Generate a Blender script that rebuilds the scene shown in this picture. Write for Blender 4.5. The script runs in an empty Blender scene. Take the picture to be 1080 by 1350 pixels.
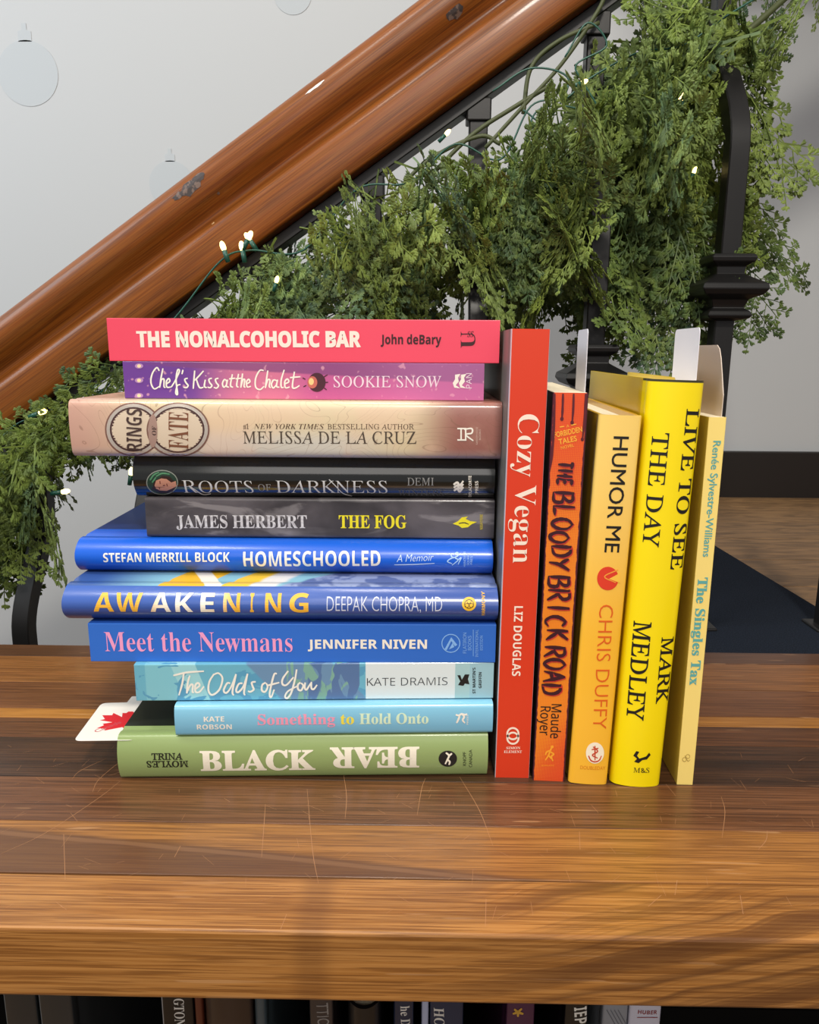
import bpy, bmesh, math, random
from mathutils import Vector, Matrix, noise
from mathutils.geometry import tessellate_polygon
R = math.radians
SC = bpy.context.scene
COL = SC.collection

# ------------------------------------------------------------------ camera
CW, CH, FPX = 1080, 1350, 1000.0
CAM_POS = Vector((0, -.396, .243))
PITCH, YAW, ROLL = R(12), R(.8), R(.35)
_fw = Vector((-math.sin(YAW)*math.cos(PITCH), math.cos(YAW)*math.cos(PITCH), -math.sin(PITCH)))
_r = _fw.cross(Vector((0, 0, 1))).normalized(); _u = _r.cross(_fw)
CR = _r*math.cos(ROLL)+_u*math.sin(ROLL); CU = _u*math.cos(ROLL)-_r*math.sin(ROLL)
cd = bpy.data.cameras.new('camera'); cam = bpy.data.objects.new('camera', cd); COL.objects.link(cam)
cam.matrix_world = Matrix(((CR.x, CU.x, -_fw.x, CAM_POS.x), (CR.y, CU.y, -_fw.y, CAM_POS.y), (CR.z, CU.z, -_fw.z, CAM_POS.z), (0, 0, 0, 1)))
cd.sensor_fit = 'VERTICAL'; cd.sensor_height = 24; cd.lens = 24*FPX/CH; cd.clip_start = .01
SC.camera = cam

def ray(px, py): return _fw+CR*((px-540)/FPX)-CU*((py-675)/FPX)
def at_z(px, py, z): d = ray(px, py); return CAM_POS+d*((z-CAM_POS.z)/d.z)
def at_y(px, py, y): d = ray(px, py); return CAM_POS+d*((y-CAM_POS.y)/d.y)

# ------------------------------------------------------------------ world, lights, exposure
SC.view_settings.view_transform = 'Standard'; SC.view_settings.look = 'None'
SC.view_settings.gamma = 1; SC.view_settings.use_curve_mapping = False
SC.view_settings.exposure = 0.0
w = bpy.data.worlds.new('world'); SC.world = w; w.use_nodes = True
w.node_tree.nodes['Background'].inputs[0].default_value = (.93, .92, .95, 1)
w.node_tree.nodes['Background'].inputs[1].default_value = .32
def area(name, loc, target, size, power, color, sy=None):
    l = bpy.data.lights.new(name, 'AREA'); l.energy = power; l.color = color; l.size = size
    if sy: l.shape = 'RECTANGLE'; l.size_y = sy
    o = bpy.data.objects.new(name, l); COL.objects.link(o); o.location = loc
    o.rotation_euler = (Vector(target)-Vector(loc)).to_track_quat('-Z', 'Y').to_euler(); return o
area('ceiling_lamp_light', (.16, -1.02, 1.42), (0, .05, .1), .16, 21, (1, .94, .84))
area('ceiling_lamp_light', (-.7, -.35, 2.0), (-.05, .1, .1), .35, 11, (1, .95, .86))
area('room_light', (0, -2.4, 1.3), (0, .3, .1), 1.6, 15, (1, .95, .9))
area('window_light', (-2.1, -.1, 1.5), (-.9, 1.2, .5), 1.0, 30, (.82, .92, 1))
area('stair_light', (-.1, .30, 2.1), (.2, .45, .3), .3, 7, (1, .93, .84))

# ------------------------------------------------------------------ helpers: materials
def srgb(c):
    if isinstance(c, str): c = tuple(int(c[i:i+2], 16)/255 for i in (0, 2, 4))
    return tuple((v/12.92 if v <= .04045 else ((v+.055)/1.055)**2.4) for v in c)+(1,)
class M:
    """small builder: a base colour with layers mixed over it by masks"""
    def __init__(s, name, col, rough=.45, coat=0, metal=0, spec=.5):
        s.m = bpy.data.materials.new(name); s.m.use_nodes = True; s.t = s.m.node_tree; s.n = s.t.nodes
        s.b = s.n['Principled BSDF']; s.b.inputs['Roughness'].default_value = rough
        s.b.inputs['Metallic'].default_value = metal; s.b.inputs['Coat Weight'].default_value = coat
        s.b.inputs['Coat Roughness'].default_value = .12; s.b.inputs['Specular IOR Level'].default_value = spec
        s.b.inputs['Base Color'].default_value = srgb(col); s.c = srgb(col); s._tc = None; s.m.diffuse_color = srgb(col)
    def new(s, t, **k):
        n = s.n.new(t)
        for a, b in k.items(): setattr(n, a, b)
        return n
    def put(s, sock, v):
        if hasattr(v, 'links') or isinstance(v, bpy.types.NodeSocket): s.t.links.new(v, sock)
        else: sock.default_value = v
    def co(s):
        if not s._tc: s._tc = s.new('ShaderNodeTexCoord').outputs['Object']
        return s._tc
    def ax(s, a):
        n = s.new('ShaderNodeSeparateXYZ'); s.put(n.inputs[0], s.co()); return n.outputs[a]
    def ma(s, op, a, b=0.0, c=None, clamp=False):
        n = s.new('ShaderNodeMath', operation=op, use_clamp=clamp); s.put(n.inputs[0], a); s.put(n.inputs[1], b)
        if c is not None: s.put(n.inputs[2], c)
        return n.outputs[0]
    def step(s, v, e, soft):      # 0 below e, 1 above
        n = s.new('ShaderNodeMapRange', interpolation_type='SMOOTHSTEP'); s.put(n.inputs[0], v)
        n.inputs[1].default_value = e-soft/2; n.inputs[2].default_value = e+soft/2; return n.outputs[0]
    def band(s, a, lo, hi, soft=.0005):
        v = s.ax(a) if isinstance(a, str) else a
        return s.ma('MULTIPLY', s.step(v, lo, soft), s.ma('SUBTRACT', 1.0, s.step(v, hi, soft)))
    def lin(s, kx, ky, kz):
        n = s.new('ShaderNodeVectorMath', operation='DOT_PRODUCT'); s.put(n.inputs[0], s.co()); n.inputs[1].default_value = (kx, ky, kz); return n.outputs['Value']
    def noi(s, scale, stretch=(1, 1, 1), detail=4, dist=0, rot=(0, 0, 0), loc=(0, 0, 0), rough=.55, vec=None):
        mp = s.new('ShaderNodeMapping'); s.put(mp.inputs[0], vec if vec is not None else s.co()); mp.inputs['Scale'].default_value = stretch
        mp.inputs['Rotation'].default_value = rot; mp.inputs['Location'].default_value = loc
        n = s.new('ShaderNodeTexNoise'); s.put(n.inputs['Vector'], mp.outputs[0]); n.inputs['Scale'].default_value = scale
        n.inputs['Detail'].default_value = detail; n.inputs['Distortion'].default_value = dist; n.inputs['Roughness'].default_value = rough
        return n.outputs['Fac']
    def mix(s, fac, a, b, mode='MIX'):
        n = s.new('ShaderNodeMix', data_type='RGBA', blend_type=mode); s.put(n.inputs[0], fac); s.put(n.inputs[6], a); s.put(n.inputs[7], b); return n.outputs[2]
    def lay(s, mask, col, mode='MIX'):
        if isinstance(col, str): col = srgb(col)
        s.c = s.mix(mask, s.c, col, mode); s.put(s.b.inputs['Base Color'], s.c); return s
    def bump(s, h, strength=.2, dist=.001):
        n = s.new('ShaderNodeBump'); n.inputs['Strength'].default_value = strength; n.inputs['Distance'].default_value = dist
        s.put(n.inputs['Height'], h); s.put(s.b.inputs['Normal'], n.outputs[0]); return s
_cache = {}
def ink(col, rough=.45, metal=0):
    k = (col, rough, metal)
    if k not in _cache: _cache[k] = M('ink', col, rough, metal=metal).m
    return _cache[k]

# ------------------------------------------------------------------ helpers: objects
def tag(o, label=None, cat=None, group=None, kind=None):
    if label: o['label'] = label
    if cat: o['category'] = cat
    if group: o['group'] = group
    if kind: o['kind'] = kind
    return o
def empty(name, loc=(0, 0, 0), mat=None):
    o = bpy.data.objects.new(name, None); COL.objects.link(o); o.empty_display_size = .02
    if mat is not None: o.matrix_world = mat
    else: o.location = loc
    return o
def obj(name, me, mat=None, parent=None):
    if isinstance(me, bmesh.types.BMesh):
        b = me; me = bpy.data.meshes.new(name); b.to_mesh(me); b.free()
    if mat and not me.materials: me.materials.append(mat)
    o = bpy.data.objects.new(name, me); COL.objects.link(o)
    if parent: o.parent = parent
    return o
def pyd(v, f, smooth=False):
    me = bpy.data.meshes.new('m'); me.from_pydata([tuple(p) for p in v], [], f)
    if smooth: me.polygons.foreach_set('use_smooth', [True]*len(me.polygons))
    me.update(); return me
def box_bm(x0, x1, y0, y1, z0, z1, bev=0, seg=2):
    b = bmesh.new(); bmesh.ops.create_cube(b, size=1)
    for v in b.verts: v.co = Vector(((x0+x1)/2+v.co.x*(x1-x0), (y0+y1)/2+v.co.y*(y1-y0), (z0+z1)/2+v.co.z*(z1-z0)))
    if bev: bmesh.ops.bevel(b, geom=b.edges[:], offset=bev, segments=seg, profile=.5, affect='EDGES')
    return b
def tube(pts, rad, sides=8, closed=False):
    pts = [Vector(p) for p in pts]; n = len(pts); vs = []; fs = []; up = None
    for i, p in enumerate(pts):
        t = (pts[min(i+1, n-1)]-pts[max(i-1, 0)]).normalized()
        if up is None: up = t.orthogonal().normalized()
        up = (up-t*up.dot(t)).normalized(); s = t.cross(up); r = rad[i] if isinstance(rad, (list, tuple)) else rad
        for k in range(sides): a = 2*math.pi*k/sides; vs.append(p+(up*math.cos(a)+s*math.sin(a))*r)
    for i in range(n-1):
        for k in range(sides): k2 = (k+1) % sides; fs.append((i*sides+k, i*sides+k2, (i+1)*sides+k2, (i+1)*sides+k))
    fs.append(tuple(range(sides))[::-1]); fs.append(tuple((n-1)*sides+k for k in range(sides)))
    return pyd(vs, fs, True)
def catmull(P, n=6):
    P = [Vector(p) for p in P]; out = []
    if len(P) < 3: return P
    Q = [P[0]*2-P[1]]+P+[P[-1]*2-P[-2]]
    for i in range(1, len(Q)-2):
        a, b, c, d = Q[i-1:i+3]
        for k in range(n):
            t = k/n; out.append(.5*((2*b)+(c-a)*t+(2*a-5*b+4*c-d)*t*t+(-a+3*b-3*c+d)*t**3))
    return out+[P[-1]]

# ------------------------------------------------------------------ setting: wall, floor, landing, baseboard
YR = .454                      # plane of the stair railing
YW = 1.2                       # back wall
mw = M('painted_wall', 'c0c2c3', .7)
mw.lay(mw.ma('MULTIPLY', mw.noi(2.2, detail=3), .10), 'b4b5b7'); mw.bump(mw.noi(260, detail=2), .05, .0005)
def struct(name, me, mat): return tag(obj(name, me, mat), kind='structure')
struct('wall_back', box_bm(-3.2, 3.2, YW, YW+.12, -1.1, 2.6), mw.m)
mtp = M('light_blocker_taupe', 'a39790', .75)
struct('shade_wall_right', box_bm(1.35, 1.45, -.2, YW-.001, -1.1, 2.6), mtp.m)  # unseen wall added to keep ambient light off the right side
struct('light_blocker_1', box_bm(.30, 1.349, .62, YW-.001, 1.02, 1.16), mtp.m)     # unseen slab added above the frame to darken the right of the wall
# pale bauble shapes modelled as thin flat discs on the wall
md = M('pale_bauble', 'b9bec1', .7)
def disc(px, py, rpx, label):
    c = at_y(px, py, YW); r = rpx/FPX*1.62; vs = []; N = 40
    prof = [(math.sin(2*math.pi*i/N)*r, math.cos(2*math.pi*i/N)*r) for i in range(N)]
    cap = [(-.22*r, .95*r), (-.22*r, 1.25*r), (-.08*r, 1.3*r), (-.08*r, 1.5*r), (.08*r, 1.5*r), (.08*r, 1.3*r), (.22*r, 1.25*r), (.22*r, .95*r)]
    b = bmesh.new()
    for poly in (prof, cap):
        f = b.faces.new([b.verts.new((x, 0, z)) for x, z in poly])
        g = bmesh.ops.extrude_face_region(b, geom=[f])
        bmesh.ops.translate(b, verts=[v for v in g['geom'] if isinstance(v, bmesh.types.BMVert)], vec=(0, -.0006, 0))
    o = obj('bauble_disc', b, md.m); o.location = (c.x, YW-.0002, c.z)
    tag(o, label, 'wall decal', 'bauble shapes on the wall')
disc(37, 97, 36, 'large pale bauble shape on white wall near the top corner')
disc(226, 243, 27, 'small pale bauble shape on white wall just above the worn patch of handrail')
disc(386, -8, 22, 'pale bauble shape cut by the top edge above the wooden handrail')

LZ = -.0547                      # landing floor
mb = M('dark_baseboard', '1a1411', .5)
struct('baseboard_back', box_bm(.22, 3.1, YW-.018, YW, LZ-.005, .0415, .002), mb.m)
mf = M('landing_wood', '94704a', .5)
mf.lay(mf.step(mf.noi(9, (1, 5, 1), 6, 1.5), .5, .25), '654a30'); mf.lay(mf.ma('MULTIPLY', mf.noi(60, (.3, 3, 1), 5), .35), 'b08c60')
land = tag(empty('landing_floor', (.22, 0, LZ)), kind='structure')
for i in range(7):
    y0 = .30+i*.13
    o = obj('floor_board', box_bm(0, 2.8, y0, min(y0+.1285, YW-.001), -.03, 0, .001, 1), mf.m, land)
mr = M('stair_riser_paint', '1b1613', .5)
stairs = tag(empty('staircase', (.22, 0, LZ)), kind='structure')
for i in range(5):             # steps going down to the left of the landing
    x1 = -.27*i; z1 = -.2*(i+1)
    obj('riser', box_bm(x1-.02, x1-.001, .30, YW-.002, z1+.001, -.2*i-.031, .001, 1), mr.m, stairs)
    obj('tread', box_bm(x1-.27, x1-.0215, .30, YW-.002, z1-.03, z1, .002, 1), mf.m, stairs)
struct('floor', box_bm(-3.2, 3.2, -3, YW-.001, -1.16, -1.1), mf.m)
# navy runner on the landing
mc = M('navy_carpet', '191e27', .95, spec=.1)
mc.lay(mc.step(mc.noi(700, detail=2), .5, .2), '242b37'); mc.bump(mc.noi(900), .6, .002)
p = [at_z(930, 716, LZ+.006), at_z(1085, 815, LZ+.006), at_z(1200, 880, LZ+.006), at_z(1200, 1000, LZ+.006), at_z(905, 1000, LZ+.006), at_z(905, 850, LZ+.006)]
p = [at_z(936, 722, LZ), at_z(1100, 826, LZ)]
d = (p[1]-p[0]).normalized(); q = Vector((d.y, -d.x, 0))
if q.y > 0: q = -q
c0 = p[0]-d*.01; pts = [c0, c0+d*.62, c0+d*.62+q*.5, c0+q*.5]
b = bmesh.new(); b2 = [b.verts.new((v.x, max(v.y, .302), LZ+.001)) for v in pts]; f = b.faces.new(b2)
g = bmesh.ops.extrude_face_region(b, geom=[f]); bmesh.ops.translate(b, verts=[v for v in g['geom'] if isinstance(v, bmesh.types.BMVert)], vec=(0, 0, .008))
bmesh.ops.recalc_face_normals(b, faces=b.faces); bmesh.ops.bevel(b, geom=b.edges[:], offset=.002, segments=2, affect='EDGES')
tag(obj('carpet_runner', b, mc.m), 'dark navy carpet lying askew on the brown landing floor behind the railing', 'carpet')

# ------------------------------------------------------------------ handrail
mh = M('varnished_handrail_wood', '7a3f10', .42, coat=.1, spec=.3)
g1 = mh.noi(30, (.25, 6, 6), 6, .6); g2 = mh.noi(160, (.08, 5, 5), 4)
mh.lay(mh.step(g1, .5, .3), '5e300f'); mh.lay(mh.ma('MULTIPLY', mh.step(g2, .5, .35), .45), 'a06222')
mh.bump(g2, .06, .0006)
YF = YR-.034
pl0, pl1 = at_y(0, 563, YF), at_y(770, 0, YF)
RD = (pl1-pl0).normalized(); RD = Vector((RD.x, 0, RD.z)).normalized(); RN = Vector((-RD.z, 0, RD.x))
def rail_under(x): return pl0.z+(x-pl0.x)*RD.z/RD.x
HH = .0965                     # height of the section across the slope
prof = [(0, 0), (.004, -.003), (.030, -.003), (.064, -.003), (.068, 0), (.070, .010), (.070, .030), (.066, .037), (.057, .042), (.055, .048), (.060, .054), (.067, .062),
        (.070, .072), (.067, .084), (.056, .093), (.034, .0965), (.012, .093), (.001, .084), (-.002, .072), (.001, .062), (.008, .054), (.013, .048), (.011, .042), (.002, .037), (-.002, .030), (-.003, .018), (-.002, .006)]
PP = [(v.x, v.y) for v in catmull([(a, b_, 0) for a, b_ in prof]+[(0, 0, 0)], 3)][:-1]
vs = []; fs = []; S = [-.35+i*.1 for i in range(22)]; n = len(PP)
for s in S:
    for a, h in PP: vs.append(Vector((s, a, h)))
for i in range(len(S)-1):
    for k in range(n): k2 = (k+1) % n; fs.append((i*n+k, (i+1)*n+k, (i+1)*n+k2, i*n+k2))
fs.append(tuple(range(n))); fs.append(tuple((len(S)-1)*n+k for k in range(n))[::-1])
rail = empty('handrail', mat=Matrix(((RD.x, 0, RN.x, pl0.x), (0, 1, 0, YF), (RD.z, 0, RN.z, pl0.z), (0, 0, 0, 1))))
tag(rail, 'long polished reddish-brown wooden handrail sloping up across the wall', 'handrail')
obj('rail', pyd(vs, fs, True), mh.m, rail)
mi = M('black_iron', '1c1b1b', .42, metal=.25)
mi.bump(mi.noi(500), .08, .0005)
obj('metal_strip', box_bm(-.35, 1.75, .020, .048, -.015, -.0035, .001, 1), mi.m, rail)
mchip = M('worn_varnish', '3b3230', .6); mchip.lay(mchip.step(mchip.noi(180), .52, .1), '6d5a50')
mglint = M('painted_glint', 'e9e4dc', .4)  # pale colour painted as a light glint on the varnish
def rail_flake(px, py, lx, lh, mat, seed, ang=0):   # worn spot, also the painted glint: thin irregular flake lying on the rail face
    P = rail.matrix_world.inverted() @ at_y(px, py, YF); rnd = random.Random(seed); out = []
    for i in range(14):
        a = 2*math.pi*i/14; rr = .6+.5*rnd.random(); x = math.cos(a)*lx*rr; h = math.sin(a)*lh*rr
        out.append((P.x+x*math.cos(ang)-h*math.sin(ang), P.z+x*math.sin(ang)+h*math.cos(ang)))
    b = bmesh.new(); vv = []
    def face_y(h):
        best = 9
        for i in range(n):
            (a0, h0), (a1, h1) = PP[i], PP[(i+1) % n]
            if min(h0, h1) <= h <= max(h0, h1) and abs(h1-h0) > 1e-6: best = min(best, a0+(a1-a0)*(h-h0)/(h1-h0))
        return best if best < 9 else .02
    c = b.verts.new((P.x, face_y(P.z)-.0006, P.z))
    for x, h in out: h = min(h, .0962); vv.append(b.verts.new((x, face_y(h)-.0003, h)))
    for i in range(14): b.faces.new((c, vv[i], vv[(i+1) % 14]))
    obj('worn_or_glint_patch', b, mat, rail)
rail_flake(250, 248, .017, .007, mchip.m, 3); rail_flake(262, 236, .009, .005, mchip.m, 5); rail_flake(236, 258, .008, .004, mchip.m, 8)
rail_flake(602, 14, .011, .006, mchip.m, 4)
rail_flake(287, 254, .002, .0012, mchip.m, 14)
rail_flake(415, 115, .012, .0016, mglint.m, 6)
rail_flake(279, 293, .0022, .0018, ink('c39a6c'), 9)

# ------------------------------------------------------------------ iron balusters
def sq_loft(path, hw):         # square bar through points (y,z), half width hw
    vs = []; fs = []
    for i, (y, z) in enumerate(path):
        a = path[max(i-1, 0)]; c = path[min(i+1, len(path)-1)]
        t = Vector((0, c[0]-a[0], c[1]-a[1])).normalized(); nn = Vector((0, -t.z, t.y))
        for sx, sn in ((-1, -1), (1, -1), (1, 1), (-1, 1)): vs.append(Vector((sx*hw, y, z))+nn*sn*hw)
    for i in range(len(path)-1):
        for k in range(4): k2 = (k+1) % 4; fs.append((i*4+k, i*4+k2, i*4+4+k2, i*4+4+k))
    fs += [(3, 2, 1, 0), tuple(len(path)*4-4+k for k in range(4))]
    b = bmesh.new(); me = pyd(vs, fs); b.from_mesh(me)
    es = [e for e in b.edges if abs(e.verts[0].index-e.verts[1].index) >= 4 and abs(e.verts[0].index-e.verts[1].index) % 4 == 0]
    bmesh.ops.recalc_face_normals(b, faces=b.faces)
    bmesh.ops.bevel(b, geom=es, offset=.0012, segments=1, affect='EDGES'); return b
def bar_mesh(lower_bend, length):
    B = .068; path = [(0, .012), (0, -.07), (0, -.085)]
    for i in range(15):
        t = i/14; e = t*t*(3-2*t); path.append((-B*e, -.09-.13*t))
    path += [(-B, -.235), (-B, -.40)]
    if lower_bend:
        path += [(-B, -.56)]
        for i in range(15):
            t = i/14; e = t*t*(3-2*t); path.append((-B*(1-e), -.57-.13*t))
        path += [(0, -.86)]
    else: path += [(-B, -length)]
    b = sq_loft(path, .0095)
    for f in b.faces: f.smooth = True
    for e in b.edges:
        if len(e.link_faces) == 2 and e.calc_face_angle(0) > R(28): e.smooth = False
    me = bpy.data.meshes.new('bar'); b.to_mesh(me); b.free(); return me
def baluster(x, label, landing=False, first=[None]):
    top = rail_under(x)-.018; B = .068
    root = empty('iron_baluster', (x, YR, top)); tag(root, label, 'baluster', 'black iron balusters of the stair railing')
    if first[0] is None:
        bm_ = bar_mesh(True, 0)
        pr = [(.0100, 0), (.0195, 0), (.0215, -.003), (.0205, -.007), (.0140, -.011), (.0135, -.018), (.020, -.022), (.0305, -.028), (.0315, -.033), (.028, -.038), (.018, -.042), (.0150, -.050), (.0195, -.053), (.0215, -.057), (.0195, -.060), (.0100, -.062)]
        vs = []; fs = []
        for r_, h in pr:
            for sx, sy in ((-1, -1), (1, -1), (1, 1), (-1, 1)): vs.append((sx*r_, -B+sy*r_, -.318+h))
        for i in range(len(pr)-1):
            for k in range(4): k2 = (k+1) % 4; fs.append((i*4+k, i*4+4+k, i*4+4+k2, i*4+k2))
        fs += [(0, 1, 2, 3), tuple(len(pr)*4-4+k for k in (3, 2, 1, 0))]
        b = bmesh.new(); b.from_mesh(pyd(vs, fs)); bmesh.ops.recalc_face_normals(b, faces=b.faces)
        bmesh.ops.bevel(b, geom=b.edges[:], offset=.0006, segments=1, affect='EDGES')
        km = bpy.data.meshes.new('collar'); b.to_mesh(km); b.free()
        mt = obj('m', box_bm(-.0125, .0125, -.0125, .0125, -.011, .011, .0015), mi.m); cm = mt.data; bpy.data.objects.remove(mt)
        first[0] = (bm_, km, cm)
    bm_, km, cm = first[0]
    if landing:
        bm_ = bar_mesh(False, top-LZ); f_ = obj('foot_plate', box_bm(-.018, .018, -B-.018, -B+.018, LZ-top, LZ-top+.012, .0015), mi.m, root)
    obj('bar', bm_, mi.m, root); obj('collar', km, mi.m, root); c = obj('top_shoe', cm, mi.m, root); c.location = (0, 0, -.006)
YB = YR-.068
for px, py, lab in [(31, 825, 'bent black iron baluster beside the left edge behind the table, under hanging greenery'),
               (186, 700, 'black iron baluster mostly hidden behind the stacked blue books'),
               (340, 560, 'black iron baluster hidden in greenery just above the left end of the pink book'),
               (487, 470, 'black iron baluster hidden in greenery above the middle of the pink book'),
               (631, 400, 'straight black iron baluster rising above the right end of the pink book'),
               (789, 330, 'black iron baluster with collar rising behind the orange and yellow books'),
               (963, 290, 'black iron baluster with a full square collar in view beside the bare wall'),
               (1086, 850, 'black iron baluster at the extreme right edge in front of the navy carpet')]:
    x = at_y(px, py, YB).x
    baluster(x, lab, px > 900)

# ------------------------------------------------------------------ butcher block table
def wood(name, base, dark, light, warp=1.0, rot=(0, 0, 0), seed=0, rough=.36):
    m = M(name, base, rough, coat=.12)
    lo = (seed*3.1, seed*1.7, seed)
    g = m.noi(20, (.3, 6, 6), 7, warp, rot, lo, .62); m.lay(m.ma('MULTIPLY', m.step(g, .53, .34), .85), dark)
    g2 = m.noi(110, (.07, 6, 6), 5, .3, rot, lo); m.lay(m.ma('MULTIPLY', m.step(g2, .5, .2), .5), light)
    g3 = m.noi(260, (.07, 4, 4), 3, .2, rot, lo); m.lay(m.ma('MULTIPLY', m.step(g3, .55, .08), .7), dark)
    for k, (an, sc_) in enumerate(((1.35, 300), (.75, 340), (1.75, 260))):   # fine straight knife scratches
        w_ = m.noi(sc_, (.05, 1, 1), 1, .15, (0, 0, an), (k*7+seed, 3, 0)); msk = m.step(m.noi(16, loc=(k*5, seed, 2), detail=2), .50, .10)
        m.lay(m.ma('MULTIPLY', m.ma('MULTIPLY', m.step(w_, .74, .02), msk), .35), 'c89a6c')
    m.bump(g3, .08, .0004); return m
TX = .78
table = tag(empty('butcher_block_table', (0, 0, 0)), 'thick walnut butcher block tabletop of long glued planks under the books', 'table')
seams = [(851, 860), (866, 875), (902, 908), (934, 945), (948, 957), (972, 983), (1025, 1035), (1082, 1095), (1151, 1165), (1222, 1242)]
ys = [(at_z(0, a, 0).y+at_z(1080, b_, 0).y)/2 for a, b_ in seams]
TONES = [('553521', '3c2416', '6f482e'), ('83522a', '5f3a1c', 'a36d38'), ('6d4323', '4d2b17', '8b5a36'), ('a66d2a', '825019', 'c48943'), ('60391e', '432713', '805230'),
         ('432a1b', '2c1c11', '634229'), ('674024', '452916', '885a39'), ('96632d', '6c4320', 'b87f42'), ('a16a30', '74461b', 'c58d4e')]
for i in range(9):
    m = wood('walnut_plank', *TONES[i], warp=(1.0 if i < 7 else 1.6), rot=(0, 0, (0, .015)[i == 7]) if i < 8 else (0, .10, -.12), seed=i)
    if i == 7:   # dark heartwood wedge running out towards the middle
        v = m.lin(.12, 1, 0); wv = m.ma('ADD', v, m.ma('MULTIPLY', m.noi(14, (.4, 2, 2), 3), .008))
        m.lay(m.ma('MULTIPLY', m.ma('SUBTRACT', 1.0, m.step(wv, ys[7]-.0165-.012, .004)), .8), '573823')
        m.lay(m.ma('MULTIPLY', m.band(wv, ys[7]-.0215-.012, ys[7]-.0185-.012, .001), .5), '8b6240')
    if i == 8:   # broad figure curving over the front plank
        v = m.lin(-.28, 1, 1.0); wv = m.ma('ADD', v, m.ma('MULTIPLY', m.noi(5, (1, 2, 2), 3), .05))
        cv = m.new('ShaderNodeCombineXYZ'); m.put(cv.inputs[0], wv); wn = m.noi(56, vec=cv.outputs[0], detail=7, rough=.65); right = m.step(m.ax('X'), .03, .14)
        m.lay(m.ma('MULTIPLY', m.ma('MULTIPLY', m.step(wn, .5, .14), right), .78), '57341b')
        m.lay(m.ma('MULTIPLY', m.band('X', -.052, -.038, .010), .35), '5a351b')
    o = obj('plank', box_bm(-TX, TX, ys[i+1]+.00008, ys[i]-.00008, -.0347, 0, .0005 if i < 8 else .0014, 2), m.m, table)
# fine pale knife scratches, one mesh of thin slivers just proud of the varnish
rs = random.Random(8); V = []; F = []
def sliver(pts, w_):
    i = len(V); n_ = len(pts)
    for k, p_ in enumerate(pts):
        t = (pts[min(k+1, n_-1)]-pts[max(k-1, 0)]); t.normalize(); q_ = Vector((-t.y, t.x, 0))*w_*(.35+.65*math.sin(math.pi*(k+.5)/n_)); V.extend([p_+q_, p_-q_])
    for k in range(n_-1): F.append((i+2*k, i+2*k+1, i+2*k+3, i+2*k+2))
def scratch(pp, w_=.00012): sliver(catmull([at_z(a, b_, .00012) for a, b_ in pp], 4), w_)
for pp in ([(0, 1126), (60, 1098), (130, 1052), (158, 1030)], [(95, 1027), (106, 1016), (140, 1000)], [(122, 1044), (130, 1028), (158, 1004)], [(420, 1165), (412, 1120), (405, 1040)], [(650, 1115), (632, 1068), (606, 1024)],
           [(455, 1080), (457, 1050), (453, 1020)], [(550, 1075), (556, 1040), (561, 1026)], [(765, 1120), (764, 1096)], [(952, 1105), (956, 1070), (951, 1050)], [(890, 1180), (893, 1160)], [(855, 1195), (872, 1180)],
           [(980, 1205), (976, 1180)], [(1000, 1120), (1010, 1108), (1012, 1095)], [(370, 1225), (378, 1205)], [(86, 1160), (84, 1100)], [(345, 1130), (348, 1090), (350, 1060)], [(230, 1130), (238, 1115)], [(640, 1222), (641, 1185)]): scratch(pp)
for k in range(150):
    a, b_ = rs.uniform(0, 1080), rs.choice([rs.uniform(985, 1100), rs.uniform(1020, 1215)]); an = rs.choice([rs.uniform(1.2, 1.9), rs.uniform(.4, .9), rs.uniform(2.3, 2.8)]); ln = rs.uniform(.003, .012)
    p_ = at_z(a, b_, .00012)
    if -.01 < p_.y and -.175 < p_.x < .16: continue
    sliver([p_+Vector((math.cos(an), math.sin(an), 0))*ln*t for t in (0, .33, .66, 1)], rs.uniform(.00004, .00008))
tag(obj('surface_scratches', pyd(V, F), M('scratch', 'b5835a', .6).m, table), kind='stuff')
case = tag(empty('bookcase', (0, 0, 0)), 'dark bookcase under the wooden tabletop, in deep shade', 'bookcase')
mk = M('black_case', '15120f', .6)
obj('back_panel', box_bm(-.74, .74, .15, .16, -.60, -.0348), mk.m, case)
for sx in (-1, 1): obj('side_panel', box_bm(min(sx*.74, sx*.76), max(sx*.74, sx*.76), -.098, .16, -.60, -.0348, .001), mk.m, case)
SHZ = -.30
obj('shelf', box_bm(-.74, .74, -.094, .149, SHZ-.02, SHZ, .001), mk.m, case)
obj('shelf', box_bm(-.74, .74, -.094, .149, -.60, -.58, .001), mk.m, case)

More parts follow.
